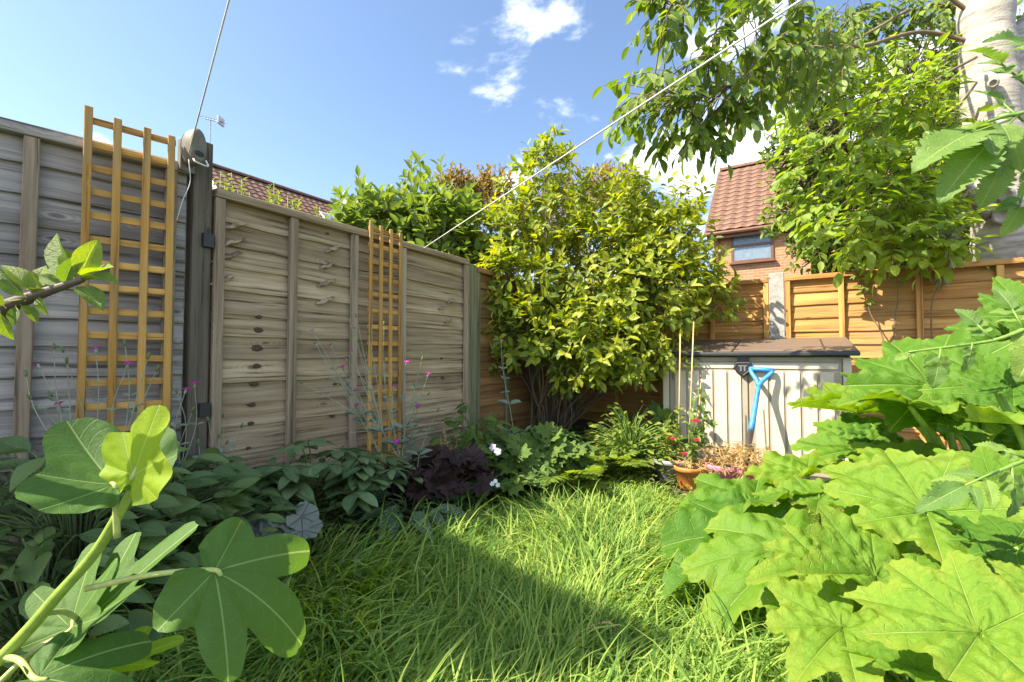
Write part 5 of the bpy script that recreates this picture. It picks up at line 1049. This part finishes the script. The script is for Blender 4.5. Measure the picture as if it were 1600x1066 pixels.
# ferns
def fern(label, c, n, L, mt):
    c = Vector(c); o_ = thing('fern', label, 'fern', c); pin = leaf_tpl(.34, 4, 1, .2, .1, .3, 0, 1, .25, .0)
    for k in range(n):
        a = k * 2.4 + random.uniform(-.3, .3); d = Vector((math.cos(a), math.sin(a), 0)); f = MB(); pts2 = []; cur = c.copy(); th = random.uniform(.15, .5); Lf = L * random.uniform(.75, 1.1)
        for s in range(21): pts2.append(cur.copy()); cur = cur + (d * math.sin(th) + Vector((0, 0, math.cos(th)))) * Lf / 20; th += .075
        f.tube(pts2, taper(21, .003, .0008), 4, False); sd = d.cross(Vector((0, 0, 1)))
        for s in range(3, 21):
            t_ = s / 20; pl_ = Lf * .30 * math.sin(math.pi * min(1, .18 + t_ * .82)) ** .8; tg = (pts2[s] - pts2[s - 1]).normalized(); up3 = sd.cross(tg)
            for q in (-1, 1): f.leaf(pin, mat4(pts2[s], sd * q + tg * .45 + rv(.06), up3 * (1 if up3.z > 0 else -1), max(.02, pl_)))
            for q in (-1, 1): f.leaf(pin, mat4(pts2[s].lerp(pts2[s - 1], .5), sd * q + tg * .45 + rv(.06), up3 * (1 if up3.z > 0 else -1), max(.02, pl_)))
        wpart('frond', f, mt, o_, True)
fern('sunlit yellow green fern beside the bright bushy plant', gv(*pt(945, 720, 3.2).xy), 13, .52, L_['fern']); fern('green fern in the shade at the edge of the lawn', gv(*pt(885, 750, 2.85).xy), 12, .45, L_['fern']); fern('small fern at the foot of the corner shrub', gv(*pt(985, 690, 3.55).xy), 9, .5, L_['fern'])
# low ground cover that reads as one mass
out = []
for _ in range(5200):
    y = random.uniform(.7, 4.6); d = random.triangular(.0, .95 + max(0, y - 2.6) * .35, .45); x = FX * y + FK + d / .8375
    if abs(x / y) > 1.4 or (4.745 - (.529 * x + .848 * y)) < .1: continue
    z = float(ground_z(x, y)) + random.uniform(.0, .10) * (1 + .6 * math.sin(x * 5 + y * 3)); a = random.uniform(0, 6.28)
    out.append(mat4((x, y, z), (math.cos(a), math.sin(a), random.uniform(-.1, .5)), Vector((0, 0, 1)) + rv(.3), random.uniform(.03, .065)))
gc = link('ground_cover', None); gc['kind'] = 'stuff'; tag(gc, 'low mixed ground cover leaves carpeting the bed along the fence', 'ground cover')
mass('low_leaves', T_OV[0], L_['dark'], out[::2], gc); mass('low_leaves', T_OV[1], L_['geranium'], out[1::2], gc)

# rose campion: felted grey stems, magenta flowers
def campion(label, base, heads, buds, Yv, lv=14, ll=.07):
    b = Vector(base); o_ = thing('rose_campion', label, 'flower plant', b); st = MB(); out = []; cen = b
    knots = [b + Vector((random.uniform(-.03, .03), random.uniform(-.03, .03), 0)) for _ in range(3)]
    allp = [(q, True) for q in heads] + [(q, False) for q in buds]
    mids = {}
    for i, ((px, py), isf) in enumerate(allp):
        T_ = pt(px, py, Yv + random.uniform(-.06, .06)); k0 = knots[i % 3]; g = int(px // 45)
        if g not in mids: mids[g] = k0.lerp(T_, .5) + Vector((random.uniform(-.03, .03), 0, random.uniform(-.04, .02))); st.tube(spline([k0, k0.lerp(mids[g], .5) + rv(.015), mids[g]], 4), .0024, 5, False)
        pl = spline([mids[g], mids[g].lerp(T_, .55) + rv(.014), T_], 4); st.tube(pl, taper(len(pl), .002, .0013), 5, False)
        bd = MB(); dd = (T_ - pl[-3]).normalized(); bd.tube([T_ - dd * .014, T_ - dd * .006, T_ + dd * .006, T_ + dd * .010], [.002, .0048, .0042, .002], 7); wpart('bud', bd, ST['grey'] if isf else ST['dull'], o_, True)
        if isf: flower(o_, T_ + dd * .009, (dd + Vector((-.1, -.5, .5))).normalized(), .0155, L_['magenta'])
        q = pl[len(pl) // 2]
        for s in (-1, 1): out.append(mat4(q, Vector((s * .8, .2, .5)) + rv(.2), (0, -.4, 1), ll * .45))
        for s in (-1, 1): out.append(mat4(mids[g], Vector((s * .8, rv(.4).x, .4)), (0, -.4, 1), ll * .9))
    for k in range(lv):
        a = k * 2.4; out.append(mat4(b + Vector((0, 0, .02 + .012 * k)), (math.cos(a), math.sin(a), .45), (0, 0, 1), ll * random.uniform(.9, 1.4)))
    wpart('stem', st, ST['grey'], o_, True); leaves(o_, T_OV[:2], L_['campion'], out, 200)
campion('rose campion with magenta flowers before the tall trellis', B2(150, 880), [(60, 571), (92, 634), (150, 547), (200, 571), (124, 668)], [(45, 620), (84, 540), (97, 545), (104, 562), (195, 535), (247, 575), (78, 615), (40, 583), (232, 555), (212, 640)], 1.55)
campion('rose campion with two magenta heads against the dark post', B2(265, 830), [(290, 611), (304, 602)], [(275, 610), (302, 640), (310, 690)], 1.72, 6)
campion('rose campion with one low magenta flower beside the dark post', B2(330, 810), [(324, 746)], [(348, 648), (378, 664), (342, 680), (325, 655), (355, 690), (310, 730)], 1.8, 10)
campion('tall rose campion with many magenta flowers before the narrow trellis', B2(640, 775), [(489, 518), (494, 538), (517, 541), (541, 561), (536, 575), (553, 515), (549, 551), (557, 612), (559, 635), (547, 676), (615, 605), (635, 568), (652, 636), (669, 586), (619, 690)], [(543, 493), (556, 492), (575, 520), (600, 505), (503, 551), (548, 583), (670, 615), (648, 600), (685, 640), (660, 560), (530, 600), (600, 560), (470, 598)], 2.32, 26, .085)
campion('tall single rose campion stem before the greenish post', gv(*pt(800, 690, 3.3).xy), [(783, 534)], [(786, 560), (790, 590)], 3.2, 18, .10)
# white flowers and a cut stalk
wf = thing('white_flower', 'pair of white and pale lilac blooms among the green mound', 'flower', B2(775, 770))
wpart('stem', MB().tube([B2(775, 770), pt(775, 706, 2.5)], .002, 5).tube([B2(775, 770), pt(771, 699, 2.55)], .002, 5), ST['green'], wf); flower(wf, pt(778, 706, 2.46), (-.1, -.9, .4), .022, L_['white']); flower(wf, pt(770, 699, 2.5), (-.3, -.8, .5), .022, L_['lilac'])
wf = thing('white_flower', 'tiny pale bloom low at the lawn edge below the green mound', 'flower', B2(775, 790)); wpart('stem', MB().tube([B2(775, 790), pt(774, 752, 2.35)], .002, 5), ST['green'], wf); [flower(wf, pt(774 + dx, 752 + dy, 2.33), (-.1, -.8, .5), .013, L_['white']) for dx, dy in ((0, 0), (-5, 4), (4, 6))]
cs = MB().tube([B2(502, 842), pt(492, 790, 1.95), pt(483, 765, 2.0)], [.008, .008, .009], 8); tag(link('cut_stalk', cs.mesh('cut_stalk', [ST['green']], True)), 'thick cut green stalk standing in front of the hellebore', 'stalk')
# dried plant and dry seed head
def dry(label, c, n, h):
    o_ = thing('dried_plant', label, 'plant', c); s_ = MB(); out = []
    for _ in range(n):
        d = (rv(.35) + Vector((0, 0, 1))).normalized(); L = h * random.uniform(.5, 1.1); pl = [c, c + d * L * .5 + rv(.01), c + d * L]; s_.tube(pl, .0016, 4, False)
        for _k in range(8): out.append(mat4(c + d * L * random.uniform(.3, 1), rv(), rv(), .022))
    wpart('stem', s_, ST['straw'], o_); mass('withered_leaves', T_OV[0], L_['straw'], out, o_)
dry('small dried yellow plant below the tan fence', B2(385, 815), 14, .16); dry('brown dried seed stalks beside the purple clump', gv(*pt(700, 720, 2.75).xy), 12, .32)
sd = B2(968, 1050); sdh = thing('dry_bulb', 'dry brown bulb head lying in the shaded grass', 'seed head', sd)
mbq = MB(); mbq.lathe([(.001, -.03), (.02, -.026), (.034, -.006), (.033, .012), (.02, .03), (.006, .045), (.004, .06)], 14, (0, 0, .06)); part('bulb', mbq, plain('papery_skin', rgb(.40, .30, .16), .7, .4, 90, bmp=.5), sdh, True)
wpart('stalk', MB().tube(spline([sd + Vector((0, 0, .10)), sd + Vector((-.03, 0, .14)), sd + Vector((-.10, .0, .12)), sd + Vector((-.14, -.01, .09))], 4), .004, 6), ST['straw'], sdh, True)
# dry climber stems near the shrub
vc = gv(*pt(862, 665, 3.95).xy); vn = thing('dry_climber', 'tangle of dry stems hanging below the shrub', 'climber', vc); s_ = MB()
for k in range(14):
    tp = pt(random.uniform(842, 885), random.uniform(535, 570), 3.85 + random.uniform(-.1, .1)); b0 = vc + Vector((random.uniform(-.12, .12), random.uniform(-.08, .08), 0)); s_.tube(spline([b0, b0.lerp(tp, .35) + rv(.05), b0.lerp(tp, .7) + rv(.05), tp], 4), .004, 4, False)
wpart('stems', s_, ST['twig'], vn)
